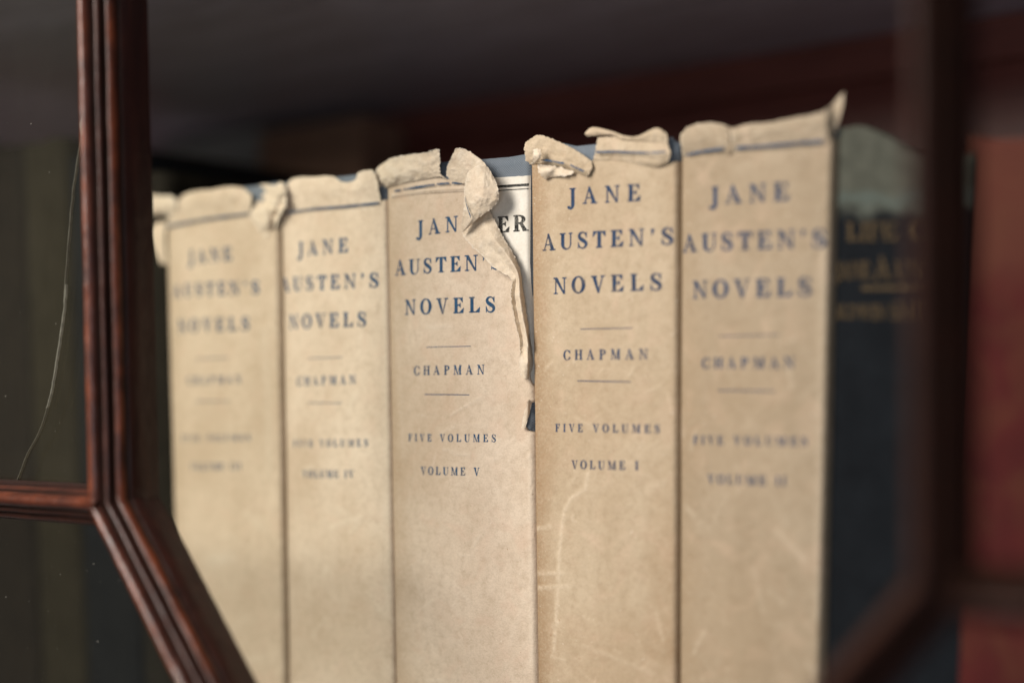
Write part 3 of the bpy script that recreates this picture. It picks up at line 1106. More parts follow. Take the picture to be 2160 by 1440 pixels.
YF = DOOR + .0004
crack = ribbon([(171, 286), (162, 340), (154, 395), (149, 440), (146, 480), (139, 560), (135, 620), (133, 660), (118, 760), (106, 830), (84, 905), (55, 960), (35, 1016)], 0.7, 1, YF)
glint = ribbon([(138, 600), (133, 660), (118, 762), (107, 826), (98, 860)], 0.75, 3, YF - .0007)  # glint on the middle of the crack, painted as a paler ribbon
cv = []
for x, y in ((172, 244), (167, 262), (170, 288), (176, 268)):
    cv.append(tuple(at(x, y, YF)))
chip = (cv + [(a, b + .0005, c) for a, b, c in cv], [(0, 1, 2, 3), (7, 6, 5, 4), (0, 4, 5, 1), (1, 5, 6, 2), (2, 6, 7, 3), (3, 7, 4, 0)], 3)


def specks(n, x0, x1, y0, y1, seed):
    r = random.Random(seed)
    out = []
    for i in range(n):
        x, y = r.uniform(x0, x1), r.uniform(y0, y1)
        P = at(x, y, YF)
        s = (0.04 + 0.09 * r.random() ** 3) * MM
        a = r.uniform(0, 3.1)
        e = r.choice((1, 1, 1, 1.6, 3.0))
        v = []
        for k in range(6):
            t = a + k * math.pi / 3
            u, w = math.cos(k * math.pi / 3) * s * e, math.sin(k * math.pi / 3) * s
            v.append((P.x + u * math.cos(a) - w * math.sin(a), P.y, P.z + u * math.sin(a) + w * math.cos(a)))
        v.append((P.x, P.y - s * 0.6, P.z))
        out.append((v, [(k, (k + 1) % 6, 6) for k in range(6)], 2))
    return out


zt = 0.64
up_top = node_l + up * 0.42
pane([(XL + .05, zc + .001), (node_l.x - .001, zc + .001), (up_top.x - .001, up_top.y), (XL + .05, up_top.y)],
     'upper pane with a long curved crack', [crack, glint, chip] + specks(14, 5, 160, 250, 1000, 3), M_GLASS)
pane([(XL + .05, -.24), ((node_l + dg * .20).x - .001, (node_l + dg * .20).y), (node_l.x - .001, zc - .001), (XL + .05, zc - .001)],
     'lower pane speckled with dust', specks(60, 2, 330, 1100, 1440, 5), M_GLASS_CLEAN)

# room behind the camera: a plain wall and floor that the glass and the polish reflect
#__SETTING_END__

# ------------------------------------------------------------------ the five volumes in paper jackets
GR = 'jacketed volumes in the row'
TITLE, EDIT, FIVE, VOL = 3.55, 2.15, 1.75, 1.85


def book(bk, label, cat_='book', group=None):
    return empty('book', bk.base, label, cat_, group)


# text lines: (text, x0, x1, baseline at x0, baseline at x1, cap mm)
B = {
    'III': Book(346, 374, 583, 598, seed=1.3),
    'IV': Book(592, 608, 814, 830, seed=5.1),
    'V': Book(814, 832, 1118, 1131, seed=9.7),
    'I': Book(1118, 1131, 1428, 1426, seed=14.2),
    'II': Book(1435, 1432, 1753, 1728, seed=21.9),
}


def edge_brown(l, r, lw, rw, allover=0.0, zones=(), sd=0.0):
    """Brown tone of the paper: stronger towards the joints, an overall tone with blotches, and stains (x, y, rx, ry, strength) in pixels."""
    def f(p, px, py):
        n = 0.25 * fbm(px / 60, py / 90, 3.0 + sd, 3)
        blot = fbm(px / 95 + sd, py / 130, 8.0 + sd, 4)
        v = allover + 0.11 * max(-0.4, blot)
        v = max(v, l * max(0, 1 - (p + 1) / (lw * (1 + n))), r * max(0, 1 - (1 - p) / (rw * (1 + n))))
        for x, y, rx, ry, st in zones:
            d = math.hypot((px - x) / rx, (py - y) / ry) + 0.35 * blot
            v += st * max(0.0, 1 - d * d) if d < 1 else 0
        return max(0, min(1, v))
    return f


def random_scuffs(x0, x1, n, sd):
    r = random.Random(sd)
    out = []
    for i in range(n):
        x, y = r.uniform(x0, x1), r.uniform(680, 1440)
        a, L = r.uniform(-1.2, 1.2) + (1.57 if r.random() < .4 else 0), r.uniform(8, 60)
        m = (x + L * .5 * math.cos(a) + r.uniform(-4, 4), y + L * .5 * math.sin(a) + r.uniform(-4, 4))
        out.append(([(x, y), m, (x + L * math.cos(a), y + L * math.sin(a))], r.uniform(1.2, 4.0), r.uniform(.15, .5)))
    return out


# --- volume III
bk = B['III']
t = book(bk, 'cream jacketed book marked VOLUME III, nearest the moulded glazing bar', group=GR)
cover(bk, t, M_BLUECLOTH, [(346, 432), (400, 410), (470, 400), (548, 389), (588, 386)])
j = jacket(bk, t, M_PAPER['III'], [(346, 476), (388, 466), (445, 455), (508, 447), (545, 445), (588, 452)], 70, 170,
           scuffs=[([(450, 1180), (490, 1175)], 12, .6), ([(360, 1060), (380, 1300)], 6, .4), ([(520, 1080), (560, 1120)], 5, .4), ([(560, 700), (570, 1000)], 10, .3)] + random_scuffs(360, 580, 16, 1),
           brownf=edge_brown(.6, .15, .45, .2, 0.12, [(560, 820, 60, 200, .35), (470, 940, 120, 110, .25), (520, 560, 60, 120, .2)], 1.0))
flap(bk, j, [[(372, 436, -1.5), (390, 416, -2), (417, 408, -2), (447, 405, -2), (481, 399, -2), (507, 400, -1.5), (528, 414, -1)],
             [(370, 432, .8), (388, 411, 1.5), (415, 403, 1.8), (445, 400, 1.8), (480, 394, 1.8), (508, 395, 1), (530, 410, .6)],
             [(365, 445, 1), (388, 428, 2.2), (415, 420, 2.4), (445, 416, 2.4), (480, 412, 2.4), (508, 414, 1.4), (530, 428, .8)],
             [(355, 462, .8), (388, 452, 1), (415, 447, 1), (445, 443, 1), (480, 438, 1), (508, 436, .8), (528, 442, .6)],
             [(338, 478, .15), (388, 470, .12), (415, 465, .12), (445, 461, .12), (480, 457, .12), (508, 453, .12), (526, 452, .12)]], seed=1.0, mat=M_PAPER['III'])
flap(bk, j, [[(315, 411, 1), (335, 414, 2), (355, 413, 2), (368, 416, 1)], [(316, 425, 1.5), (336, 428, 2.5), (356, 430, 2.5), (372, 434, 1)],
             [(317, 442, 1), (336, 444, 2), (352, 446, 1.5), (366, 447, .6)], [(318, 453, .4), (332, 452, .8), (348, 454, .6), (358, 456, .3)]], seed=2.0)
flap(bk, j, [[(335, 467, .5), (345, 470, 1), (352, 478, .4)], [(315, 484, 1), (330, 486, 2), (348, 490, .3)], [(317, 505, 1), (333, 508, 2), (348, 510, .3)],
             [(327, 530, .6), (338, 532, 1.4), (350, 534, .3)], [(339, 556, .2), (345, 556, .5), (352, 558, .2)]], seed=3.0, mat=M_PAPER['III'])
ik = Ink(bk)
ik.text('JANE', 398, 490, 556, 549, TITLE)
ik.text("AUSTEN'S", 366, 548, 627, 620, TITLE)
ik.text('NOVELS', 377, 527, 702, 696, TITLE)
ik.rule([(414, 757), (482, 754)], .8)
ik.text('CHAPMAN', 396, 509, 811, 808, EDIT)
ik.rule([(413, 846), (483, 846)], .8)
ik.text('FIVE VOLUMES', 384, 529, 931, 929, FIVE)
ik.text('VOLUME III', 402, 508, 991, 990, VOL)
ik.build('lettering', M_INK, j)
ik = Ink(bk, .62)
ik.rule([(340, 480), (388, 471), (445, 461), (508, 453), (524, 450)], 2.6)
ik.build('printed_rule', M_INK_RULE, j)

# --- volume IV
bk = B['IV']
t = book(bk, 'cream jacketed book marked VOLUME IV with a crumpled scrap at its torn top', group=GR)
cover(bk, t, M_BLUECLOTH, [(590, 386), (650, 380), (711, 372), (752, 367), (816, 362)])
j = jacket(bk, t, M_PAPER['IV'], [(590, 452), (617, 440), (700, 432), (772, 425), (816, 424)], 76, 180,
           scuffs=[([(700, 1110), (760, 1090)], 7, .5), ([(735, 870), (750, 830)], 5, .5), ([(640, 1000), (655, 985)], 6, .45), ([(810, 500), (818, 1300)], 6, .35)] + random_scuffs(610, 820, 16, 2),
           brownf=edge_brown(.40, .0, .28, .1, 0.06, [(640, 1000, 50, 140, .35), (640, 1330, 60, 120, .35), (720, 1250, 90, 200, .25), (690, 620, 110, 200, .12)], 2.0))
flap(bk, j, [[(606, 403, -1.5), (619, 382, -2), (660, 378, -2), (699, 377, -2), (722, 388, -2), (747, 386, -2), (760, 369, -1.5), (783, 364, -1)],
             [(604, 398, .8), (617, 377, 1.2), (660, 373, 1.2), (700, 372, 1.2), (722, 384, 1), (748, 381, 1), (758, 363, 1.5), (785, 358, 2)],
             [(603, 415, 1), (617, 400, 1.8), (660, 395, 1.8), (700, 393, 1.8), (724, 397, 1.6), (748, 395, 1.8), (765, 385, 2.5), (795, 378, 2.5)],
             [(604, 432, .8), (617, 424, 1), (660, 418, 1), (700, 414, 1), (724, 412, 1), (748, 410, 1.2), (770, 406, 1.5), (800, 404, 1.2)],
             [(604, 449, .15), (617, 446, .12), (660, 441, .12), (700, 438, .12), (724, 436, .12), (748, 433, .12), (772, 431, .2), (804, 428, .15)]], seed=4.0, mat=M_PAPER['IV'])
flap(bk, j, [[(545, 392, 1), (562, 388, 2), (580, 392, 3), (592, 384, 3), (604, 392, 1)], [(543, 410, 1), (560, 408, 1), (575, 410, 3), (592, 405, 4), (604, 412, 1.5)],
             [(540, 430, 2), (556, 428, 2), (570, 432, 3), (588, 430, 3), (602, 436, 1)], [(527, 450, 2), (545, 448, 4), (562, 446, 4.5), (578, 450, 3), (590, 455, 1)],
             [(536, 466, 1.5), (550, 466, 4), (563, 466, 4.5), (574, 470, 3), (584, 474, 1)], [(547, 486, 1), (556, 486, 3), (564, 488, 3), (572, 486, 2), (578, 488, 1)],
             [(551, 505, 1), (556, 508, 2), (561, 508, 2), (567, 506, 1.5), (572, 508, .8)], [(556, 535, .6), (560, 540, 1.4), (564, 542, 1.4), (568, 545, 1), (572, 548, .6)],
             [(568, 572, .4), (570, 574, .8), (572, 575, .8), (574, 576, .6), (576, 578, .4)]], seed=5.0, amp=.5, crease=0.6)
ik = Ink(bk)
ik.text('JANE', 628, 735, 541, 532, TITLE)
ik.text("AUSTEN'S", 598, 800, 616, 606, TITLE)
ik.text('NOVELS', 611, 774, 694, 688, TITLE)
ik.rule([(650, 756), (722, 753)], .8)
ik.text('CHAPMAN', 627, 751, 813, 809, EDIT)
ik.rule([(650, 849), (722, 850)], .8)
ik.text('FIVE VOLUMES', 620, 777, 942, 941, FIVE)
ik.text('VOLUME IV', 639, 747, 1007, 1007, VOL)
ik.build('lettering', M_INK, j)
ik = Ink(bk, .62)
ik.rule([(605, 449), (660, 441), (724, 436), (772, 431), (799, 428)], 2.4)
ik.build('printed_rule', M_INK_RULE, j)

# --- volume V
bk = B['V']
t = book(bk, 'cream jacketed book marked VOLUME V, its jacket torn open over a white spine label', group=GR)
cv = cover(bk, t, M_BLUECLOTH, [(814, 356), (880, 346), (935, 341), (1028, 334), (1072, 330), (1118, 326)], nc=60, nr=110)
# paper label on the cloth, with its own printing
lv, lf = [], []
nL, mL = 24, 60
for r in range(mL):
    for c in range(nL):
        x = 992 + (1160 - 992) * c / (nL - 1)
        ytop = 378 - 10 * (c / (nL - 1)) - 1.2 * nz(c * 0.9, 2.0)
        y = ytop + (846 - ytop) * r / (mL - 1)
        lv.append(bk.pt(x, y, -0.55))
lab = mesh_ob('spine_label', lv, grid_faces(nL, mL), M_LABEL, cv, bk.base, True, solid=0.00012)
ik = Ink(bk, -0.42)
ik.rule([(990, 398.5), (1060, 393), (1140, 388)], 2.6)
ik.rule([(990, 408), (1060, 401.5), (1140, 396.5)], 1.0)
ik.text('ER', 1047, 1121, 490, 487, 3.6, 1.16)
ik.build('label_lettering', M_BLACK_INK, cv)
j = jacket(bk, t, M_PAPER['V'], [(800, 380), (868, 374), (910, 373), (944, 379), (948, 380), (990, 381), (1118, 381)], 120, 270,
           right=[(984, 380), (984, 400), (984, 440), (985, 492), (1005, 520), (1034, 548), (1074, 580), (1088, 600), (1090, 640), (1100, 680), (1115, 735), (1126, 800), (1138, 836),
                  (1119, 850), (1111, 880), (1106, 899), (1110, 904), (1126, 910), (1400, 915), (1400, 1600)],
           scuffs=[([(905, 690), (950, 688)], 7, .55), ([(955, 872), (1015, 838)], 2.5, .55), ([(930, 915), (955, 900)], 4, .3), ([(1075, 1360), (1110, 1250)], 5, .3), ([(1118, 960), (1122, 1400)], 6, .4), ([(838, 640), (850, 960)], 8, .25),
                   ([(870, 1190), (890, 1260)], 3, .35), ([(980, 1190), (1010, 1150)], 2, .35)] + random_scuffs(840, 1090, 16, 3),
           brownf=edge_brown(.75, .0, .36, .1, 0.04, [(900, 900, 140, 190, .32), (870, 520, 60, 160, .25), (1000, 470, 120, 80, .15), (1090, 870, 40, 60, .2)], 3.0))
flap(bk, j, [[(797, 353, 1.0), (825, 334, 1.4), (865, 326, 1.6), (900, 321, 1.9), (918, 315, 2.3), (927, 316, 2.0)],
             [(790, 370, 2.0), (825, 353, 1.9), (866, 345, 1.7), (901, 342, 1.6), (918, 338, 1.7), (928, 338, 1.5)],
             [(792, 384, 2.4), (826, 370, 2.3), (867, 362, 1.8), (901, 358, 1.4), (919, 356, 1.2), (928, 356, 1.0)],
             [(799, 391, 1.8), (829, 381, 1.6), (868, 374, 1.3), (904, 369, 1.0), (920, 367, .8), (930, 367, .7)],
             [(810, 399, .5), (832, 391, .4), (868, 383, .4), (908, 376, .4), (927, 374, .4), (942, 378, .4)]], nu=61, nv=45, seed=6.0, amp=.14, crease=.20, jag=1.3)
# main curl: upper facet folding over into the front lobe
flap(bk, j, [[(961, 313, 2.6), (968, 312.5, 2.6), (976, 313.5, 2.6), (986, 318, 2.4), (996, 324, 2.2)],
             [(951, 335, 1.6), (970, 333, 2.2), (990, 334, 2.8), (1008, 336, 3.0), (1018, 340, 2.4)],
             [(943, 353, 1.0), (962, 353, 1.6), (984, 352, 2.2), (1006, 352, 3.0), (1030, 358, 2.6)],
             [(942, 368, .8), (958, 369, 1.2), (975, 369, 1.6), (995, 369, 2.0), (1020, 372, 2)],
             [(953, 383, .5), (966, 385, .7), (978, 387, .9), (990, 389, 1.0), (1005, 391, 1.0)]], nu=49, nv=49, seed=7.0, amp=.09, crease=.16, lin=True)
flap(bk, j, [[(1006, 351, 3.4), (1012, 349, 3.8), (1020, 350, 3.8), (1029, 354, 3.0)],
             [(988, 363, 4.2), (1000, 360, 5.0), (1018, 360, 5.2), (1037, 366, 3.0)],
             [(983, 380, 4.4), (998, 380, 5.6), (1020, 378, 6.2), (1046, 384, 3.0)],
             [(980, 398, 4.4), (996, 398, 5.8), (1020, 398, 6.6), (1051, 402, 3.2)],
             [(980, 416, 4.2), (995, 416, 5.8), (1018, 418, 6.6), (1051, 421, 3.2)],
             [(979, 434, 4.0), (992, 434, 5.4), (1012, 434, 5.8), (1039, 438, 3.2)],
             [(977, 452, 3.9), (987, 452, 4.8), (1002, 450, 5.2), (1021, 451, 3.8)],
             [(975, 472, 3.7), (982, 471, 4.3), (991, 469, 4.5), (1003, 465, 3.6)],
             [(973, 490, 3.3), (976, 489, 3.5), (979, 487, 3.5), (984, 482, 3.0)]], nu=49, nv=97, seed=7.7, amp=.08, crease=.18, lin=True, flat=.45, jag=0.9)
flap(bk, j, [[(984, 480, .9), (1000, 468, 1.2), (1015, 456, 1.2), (1031, 440, .8)],
             [(975, 492, 1.3), (1003, 484, 1.5), (1027, 478, 2.6), (1047, 472, 1.0)],
             [(992, 516, 2.4), (1020, 508, 2.4), (1042, 504, 3.6), (1061, 500, 1.2)],
             [(1020, 542, 2.4), (1048, 533, 2.2), (1064, 530, 3.6), (1080, 532, 1.3)],
             [(1045, 567, 2.3), (1070, 560, 1.9), (1084, 560, 3.5), (1095, 564, 1.3)],
             [(1078, 588, 2.2), (1088, 585, 1.4), (1094, 584, 3.3), (1100, 590, 1.2)],
             [(1077, 620, 2.4), (1086, 621, 1.0), (1096, 622, 3.4), (1105, 625, 1.0)],
             [(1083, 662, 2.3), (1092, 663, 0.9), (1102, 664, 3.2), (1111, 665, .9)],
             [(1092, 700, 2.2), (1100, 700, 0.9), (1109, 700, 3.0), (1117, 702, .8)],
             [(1097, 735, 2.2), (1105, 735, 1.0), (1115, 735, 2.9), (1122, 737, .7)],
             [(1096, 765, 2.2), (1106, 765, 2.8), (1116, 765, 2.7), (1124, 768, .7)],
             [(1100, 794, 1.2), (1107, 798, 2.2), (1113, 796, 2.0), (1120, 788, .7)]], nu=31, nv=141, seed=8.0, amp=.08, crease=.12, lin=True, flat=0.0)
flap(bk, j, [[(1114, 842, .5), (1120, 842, 1.6), (1124, 842, .9)], [(1106, 870, .5), (1113, 870, 1.7), (1117, 871, .7)], [(1100, 902, .3), (1104, 903, 1.2), (1107, 905, .5)]], seed=9.0, amp=.1)
# creases under the fold line
flap(bk, j, [[(826, 409, .14), (868, 402, .15), (915, 397, .15), (978, 392, .3)], [(826, 412, .14), (868, 405, .7), (915, 401, .8), (980, 397, .9)], [(826, 418, .13), (868, 412, .14), (915, 408, .14), (981, 404, .2)]],
     mat=M_PAPER['V'], seed=10.0, amp=.05, nv=14, jag=.3)
ik = Ink(bk)
ik.text('JAN', 879, 966, 498, 488, TITLE)
ik.text("AUSTEN'S", 834, 1058, 581, 568, TITLE)
ik.text('NOVELS', 855, 1046, 664, 658, TITLE)
ik.rule([(900, 732), (993, 730)], .8)
ik.text('CHAPMAN', 874, 1022, 791, 789, EDIT)
ik.rule([(896, 831.5), (990, 832.5)], 1.0)
ik.text('FIVE VOLUMES', 862, 1047, 930, 932, FIVE)
ik.text('VOLUME V', 888, 1012, 1000, 1003, VOL)
ik.build('lettering', M_INK, j)
ik = Ink(bk, .62)
ik.rule([(828, 404), (868, 397), (905, 391), (917, 390)], 2.4, gaps=((.0, .05), (.16, .19)))
ik.rule([(921, 388.5), (950, 386.5), (974, 386)], 2.2, gaps=((.45, .55),))
ik.build('printed_rule', M_INK_RULE, j)
ik = Ink(bk, 0.5)
ik.rule([(981, 415, 3.9), (983, 428, 4.1), (987, 442, 4.3), (993, 458, 4.3)], 3.0)
ik.build('printed_rule', M_INK_RULE, j)

# --- volume I
bk = B['I']
t = book(bk, 'cream jacketed book marked VOLUME I with a rolled, split top edge', group=GR)
cover(bk, t, M_BLUECLOTH, [(1118, 306), (1165, 300), (1207, 308), (1255, 303), (1380, 293), (1418, 288), (1431, 300)], nc=60, nr=110)
j = jacket(bk, t, M_PAPER['I'], [(1118, 342), (1140, 345), (1190, 352), (1236, 366), (1250, 338), (1290, 332), (1345, 336), (1390, 345), (1431, 343)], 120, 270,
           scuffs=[([(1240, 1000), (1236, 1030), (1205, 1050), (1190, 1080), (1185, 1120), (1180, 1170), (1178, 1230), (1173, 1300), (1168, 1380)], 4.5, .6),
                   ([(1128, 1208), (1186, 1208)], 4.5, .6), ([(1132, 1240), (1200, 1236)], 5, .6), ([(1136, 1114), (1160, 1110)], 5, .6), ([(1170, 1320), (1176, 1312)], 8, .6),
                   ([(1370, 1030), (1400, 1015)], 9, .3), ([(1385, 1290), (1398, 1350)], 5, .4), ([(1230, 1360), (1380, 1420)], 4, .3), ([(1150, 780), (1165, 765)], 3, .4), ([(1255, 905), (1215, 880)], 4, .3)] + random_scuffs(1150, 1410, 16, 4),
           brownf=edge_brown(1.0, .35, .46, .22, 0.14, [(1290, 900, 140, 200, .18), (1400, 1200, 50, 260, .35), (1290, 1400, 180, 160, .25), (1240, 450, 120, 100, .12)], 4.0))
flap(bk, j, [[(1116, 303, -.8), (1132, 291, -1.2), (1156, 294, -.8), (1198, 313, -.4), (1221, 326, -.2), (1245, 343, .2)],
             [(1109, 301, 1), (1132, 286, 1.6), (1156, 290, 1.8), (1200, 309, 1.2), (1222, 322, 1.0), (1248, 340, .8)],
             [(1106, 313, 1.8), (1130, 302, 3), (1158, 306, 2.2), (1196, 320, 1.6), (1222, 334, 1.4), (1249, 350, 1)],
             [(1108, 328, 1.8), (1128, 322, 2.6), (1156, 325, 2.0), (1192, 333, 1.7), (1220, 345, 1.5), (1247, 358, 1.1)],
             [(1110, 339, 1.2), (1130, 337, 1.8), (1157, 339, 1.9), (1190, 345, 1.8), (1217, 356, 1.7), (1241, 368, 1.2)],
             [(1113, 348, .25), (1133, 345, .5), (1158, 348, .6), (1190, 353, .6), (1214, 362, .6), (1238, 373, .3)]], nu=61, nv=45, seed=11.0, amp=.20, crease=.25, mat=M_PAPER['I'], lin=True)
flap(bk, j, [[(1126, 316, 3), (1133, 315, 4.2), (1139, 317, 3.2)], [(1125, 328, 3.2), (1134, 327, 5), (1141, 328, 3.2)], [(1124, 340, 2.5), (1131, 340, 4), (1138, 338, 2.8)],
             [(1122, 347, 1.5), (1126, 347, 2.2), (1130, 345, 1.5)]], seed=12.0, amp=.2)
flap(bk, j, [[(1136, 347, 1), (1155, 349, 1.4), (1178, 353, 1), (1210, 363, .5)], [(1134, 357, 1.6), (1153, 358, 2.2), (1175, 360, 1.4), (1205, 368, .6)],
             [(1141, 368, 1.5), (1152, 368, 2), (1168, 367, 1.2), (1190, 371, .4)], [(1146, 375, .9), (1152, 378, .9), (1158, 375, .6), (1166, 373, .2)]], seed=13.0, amp=.2)
flap(bk, j, [[(1261, 290, .5), (1290, 288, .5), (1318, 292, .8), (1345, 293, .8), (1380, 295, 1), (1408, 300, .5)],
             [(1258, 306, .8), (1290, 305, 1.0), (1318, 307, 1.1), (1345, 308, 1.2), (1380, 310, 1.6), (1411, 314, 1)],
             [(1256, 321, .8), (1290, 320, .9), (1318, 321, 1.0), (1345, 322, 1.3), (1380, 322, 2.2), (1414, 324, 1.5)],
             [(1254, 330, .4), (1290, 329, .5), (1318, 331, .7), (1350, 337, 1.4), (1385, 343, 2.0), (1410, 338, 1.2)],
             [(1250, 339, .12), (1290, 338, .12), (1320, 340, .2), (1355, 348, .3), (1388, 353, .5), (1405, 346, .4)]], nu=51, nv=33, seed=14.0, amp=.12, mat=M_PAPER['I'])
flap(bk, j, [[(1242, 280, .8), (1254, 274, .8), (1292, 280, .6), (1317, 289, .5), (1345, 290, .6), (1383, 276, .8), (1400, 284, .6)],
             [(1236, 279, 1.6), (1252, 269, 1.8), (1292, 278, 1.5), (1318, 287, 1.3), (1345, 288, 1.5), (1384, 271, 1.9), (1404, 281, 1.4)],
             [(1235, 284, 2.2), (1252, 279, 2.8), (1292, 282, 2.2), (1318, 290, 1.9), (1345, 291, 2.0), (1386, 283, 2.9), (1408, 290, 1.8)],
             [(1240, 288, 1.5), (1256, 286, 1.9), (1290, 285, 1.7), (1315, 294, 1.5), (1345, 296, 1.5), (1385, 296, 1.8), (1408, 299, 1.2)],
             [(1250, 285, .6), (1262, 284, .6), (1290, 285, .8), (1315, 296, .9), (1345, 299, .9), (1384, 303, .9), (1404, 304, .8)]], nu=61, nv=29, seed=15.0, amp=.14, crease=.3, lin=True, flat=.4, mat=M_PAPER['I'])
ik = Ink(bk)
ik.text('JANE', 1198, 1352, 432, 424, TITLE)
ik.text("AUSTEN'S", 1145, 1427, 529, 517, TITLE)
ik.text('NOVELS', 1168, 1398, 620, 612, TITLE)
ik.rule([(1224, 694), (1334, 691.5)], .9)
ik.text('CHAPMAN', 1189, 1367, 759, 757, EDIT)
ik.rule([(1218, 803), (1330, 805)], 1.1)
ik.text('FIVE VOLUMES', 1172, 1393, 910, 913, FIVE)
ik.text('VOLUME I', 1206, 1347, 988, 991, VOL)
ik.build('lettering', M_INK_DARK, j)
ik = Ink(bk, .55)
ik.rule([(1257, 321, .8), (1290, 320, .9), (1318, 321, 1.0), (1345, 322, 1.3), (1380, 322, 2.2), (1404, 320, 1.8)], 2.2)
ik.rule([(1141, 337.5, 1.9), (1157, 338.5, 1.9), (1172, 341.5, 1.85), (1190, 344.5, 1.8)], 2.0)
ik.rule([(1203, 348, 1.7), (1217, 355, 1.7), (1232, 361.5, 1.5)], 2.2)
ik.build('printed_rule', M_INK_RULE, j)

# --- volume II
bk = B['II']
t = book(bk, 'cream jacketed book marked VOLUME II with a pointed torn corner, beside the dark blue book', group=GR)
cover(bk, t, M_BLUECLOTH, [(1433, 290), (1500, 280), (1600, 275), (1700, 268), (1753, 264)])
j = jacket(bk, t, M_PAPER['II'], [(1433, 322), (1486, 312), (1530, 308), (1580, 306), (1682, 297), (1753, 292)], 84, 190,
           scuffs=[([(1450, 1070), (1465, 1090)], 5, .4), ([(1640, 1120), (1700, 1180)], 8, .3), ([(1738, 500), (1725, 1300)], 9, .4), ([(1590, 1200), (1610, 1290)], 6, .25), ([(1435, 860), (1438, 920)], 4, .4)] + random_scuffs(1450, 1720, 16, 5),
           brownf=edge_brown(.65, .0, .60, .1, 0.20, [(1560, 850, 150, 260, .25), (1540, 1350, 200, 260, .30), (1580, 480, 140, 90, .2)], 5.0))
flap(bk, j, [[(1440, 288, -1.5), (1456, 273, -2), (1486, 267, -2), (1522, 269, -2), (1533, 280, -1)],
             [(1437, 283, 1), (1454, 267, 1.5), (1485, 260, 1.5), (1524, 262, 1.5), (1535, 274, 1)],
             [(1435, 296, 1.5), (1455, 286, 2.5), (1486, 280, 2.5), (1522, 280, 2.5), (1538, 288, 2)],
             [(1438, 312, 1), (1456, 308, 1.6), (1486, 302, 1.6), (1522, 298, 2), (1538, 302, 2.2)],
             [(1441, 330, .15), (1456, 327, .15), (1486, 322, .15), (1522, 318, .5), (1533, 324, 1.4)]], seed=16.0, mat=M_PAPER['II'], amp=.15)
flap(bk, j, [[(1545, 279, -1.5), (1580, 270, -2), (1620, 267, -2), (1680, 256, -2), (1735, 246, -1.5), (1765, 228, -.5)],
             [(1543, 272, 1), (1580, 262, 1.5), (1620, 259, 1.5), (1682, 247, 1.5), (1738, 234, 1.5), (1781, 194, 1)],
             [(1542, 284, 1.2), (1580, 276, 2), (1620, 272, 2), (1682, 262, 2), (1738, 252, 2), (1777, 225, .8)],
             [(1544, 300, 1), (1580, 294, 1.2), (1620, 290, 1.2), (1682, 282, 1.2), (1738, 274, 1.2), (1769, 258, .5)],
             [(1546, 320, .15), (1580, 315, .15), (1620, 312, .15), (1682, 306, .15), (1738, 300, .15), (1758, 292, .15)]], seed=17.0, mat=M_PAPER['II'], amp=.18)
# dark curled lip at the split
flap(bk, j, [[(1533, 266, 2), (1538, 268, 1.0), (1543, 272, .6)], [(1537, 284, 2.6), (1542, 286, 1.2), (1546, 288, .8)], [(1538, 302, 2.4), (1543, 304, 1.2), (1547, 306, .7)], [(1532, 325, 1.4), (1536, 326, .8), (1540, 322, .4)]],
     seed=18.0, mat=M_PAPER['II'], amp=.1, brown_tone=.6)
ik = Ink(bk)
ik.text('JANE', 1497, 1665, 432, 423, TITLE)
ik.text("AUSTEN'S", 1441, 1746, 532, 522, TITLE)
ik.text('NOVELS', 1462, 1714, 629, 624, TITLE)
ik.rule([(1517, 709), (1643, 706)], 1.0)
ik.text('CHAPMAN', 1481, 1676, 777, 776, EDIT)
ik.rule([(1514, 823), (1634, 825)], 1.2)
ik.text('FIVE VOLUMES', 1463, 1704, 936, 940, FIVE)
ik.text('VOLUME II', 1493, 1658, 1019, 1024, VOL)
ik.build('lettering', M_INK_DARK, j)
ik = Ink(bk, .50)
ik.rule([(1446, 327, .3), (1486, 319, .4), (1527, 313, .8)], 2.6)
ik.rule([(1552, 312, .3), (1620, 308, .3), (1682, 302, .3), (1736, 298, .3)], 3.0)
ik.build('printed_rule', M_INK_RULE, j)

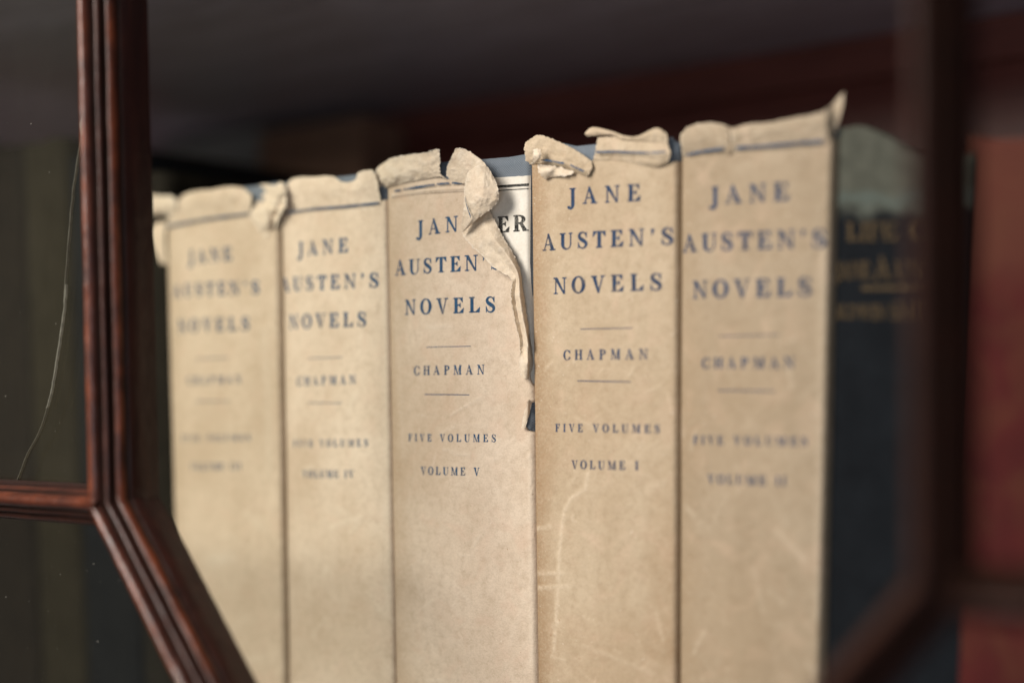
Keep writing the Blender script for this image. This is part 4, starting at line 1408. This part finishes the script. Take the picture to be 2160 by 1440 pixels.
# ------------------------------------------------------------------ the other books
bk = Book(1754, 1733, 2062, 2032, Y=0.001, bulge=1.6, edge=4.5, seed=31.0)
t = book(bk, 'dark navy cloth book with a faded grey green head and worn gilt title')
cover(bk, t, M_NAVY, [(1759, 275), (1780, 268), (1805, 264), (1835, 274), (1870, 288), (1905, 310), (1950, 336), (2000, 338), (2062, 325)], depth=0.13, name='cover')
ik = Ink(bk, -0.60)
ik.text('LIFE OF', 1782, 1984, 508, 505, 3.5)
ik.text('JANE', 1758, 1832, 588, 587, 3.2)
ik.text('A', 1839, 1878, 590, 590, 4.4)
ik.text('USTEN', 1884, 2020, 587, 586, 3.2)
ik.rule([(1816, 608), (1980, 605)], 4.5)
ik.text('GOLDWIN', 1752, 1866, 673, 673, 2.7)
ik.text('SMITH', 1874, 1985, 673, 672, 3.1)
ik.build('gilt_lettering', M_GOLD, t)

bk = Book(2010, 1950, 2420, 2380, Y=0.0, bulge=5.0, edge=5.0, seed=37.0)
t = book(bk, 'faded red cloth book standing beyond the right hand glazing bar')
cover(bk, t, M_RED, [(2026, 280), (2075, 292), (2200, 290), (2460, 250)], depth=0.14)

# books to the left, behind the cracked pane
for (l0, l1, r0, r1, tp, mat, lab, sd) in (
        (262, 292, 342, 368, 372, M_DARKOLIVE, 'thin dark green book pressed against the far end of the jacketed set', 41.0),
        (136, 172, 260, 290, 330, M_BLACKBLUE, 'black blue book partly hidden by the upright glazing bar', 43.0),
        (40, 76, 134, 170, 300, M_OLIVE, 'olive book behind the crack in the glass pane', 47.0),
        (-70, -30, 38, 74, 315, M_DBROWN, 'brown book at the left margin behind the dusty glass', 49.0),
        (-260, -220, -72, -32, 305, M_OLIVE, 'olive book beyond the left margin, standing beside the brown one', 51.0)):
    bk = Book(l0, l1, r0, r1, Y=0.006, bulge=2.5, edge=4.0, seed=sd)
    t = book(bk, lab)
    cover(bk, t, mat, [(l0, tp + 8), ((l0 + r0) / 2, tp), (r0, tp - 4)], depth=0.13, nc=30, nr=40)


# books standing behind the row, their heads showing above it
def back_book(x0, x1, ytop, Y, mat, label):
    P, Q = at(x0, ytop, Y), at(x1, ytop, Y)
    z = (P.z + Q.z) / 2
    base = ((P.x + Q.x) / 2, Y, 0)
    t = empty('book', base, label, 'book')
    V, F = box_vf(P.x, Q.x, Y, Y + 0.024, 0.001, z, 0.0012)
    mesh_ob('cover', V, F, mat, t, base, False)
    V, F = box_vf(P.x + .002, Q.x - .004, Y + .003, Y + 0.021, 0.003, z + 0.0004, 0)
    mesh_ob('page_block', V, F, M_PAGES, t, base, False)


back_book(545, 765, 262, 0.160, M_BROWN, 'dull brown book standing behind the row, above VOLUME IV')
back_book(335, 543, 288, 0.163, M_SLATE, 'slate grey book standing behind the row, above VOLUME III')
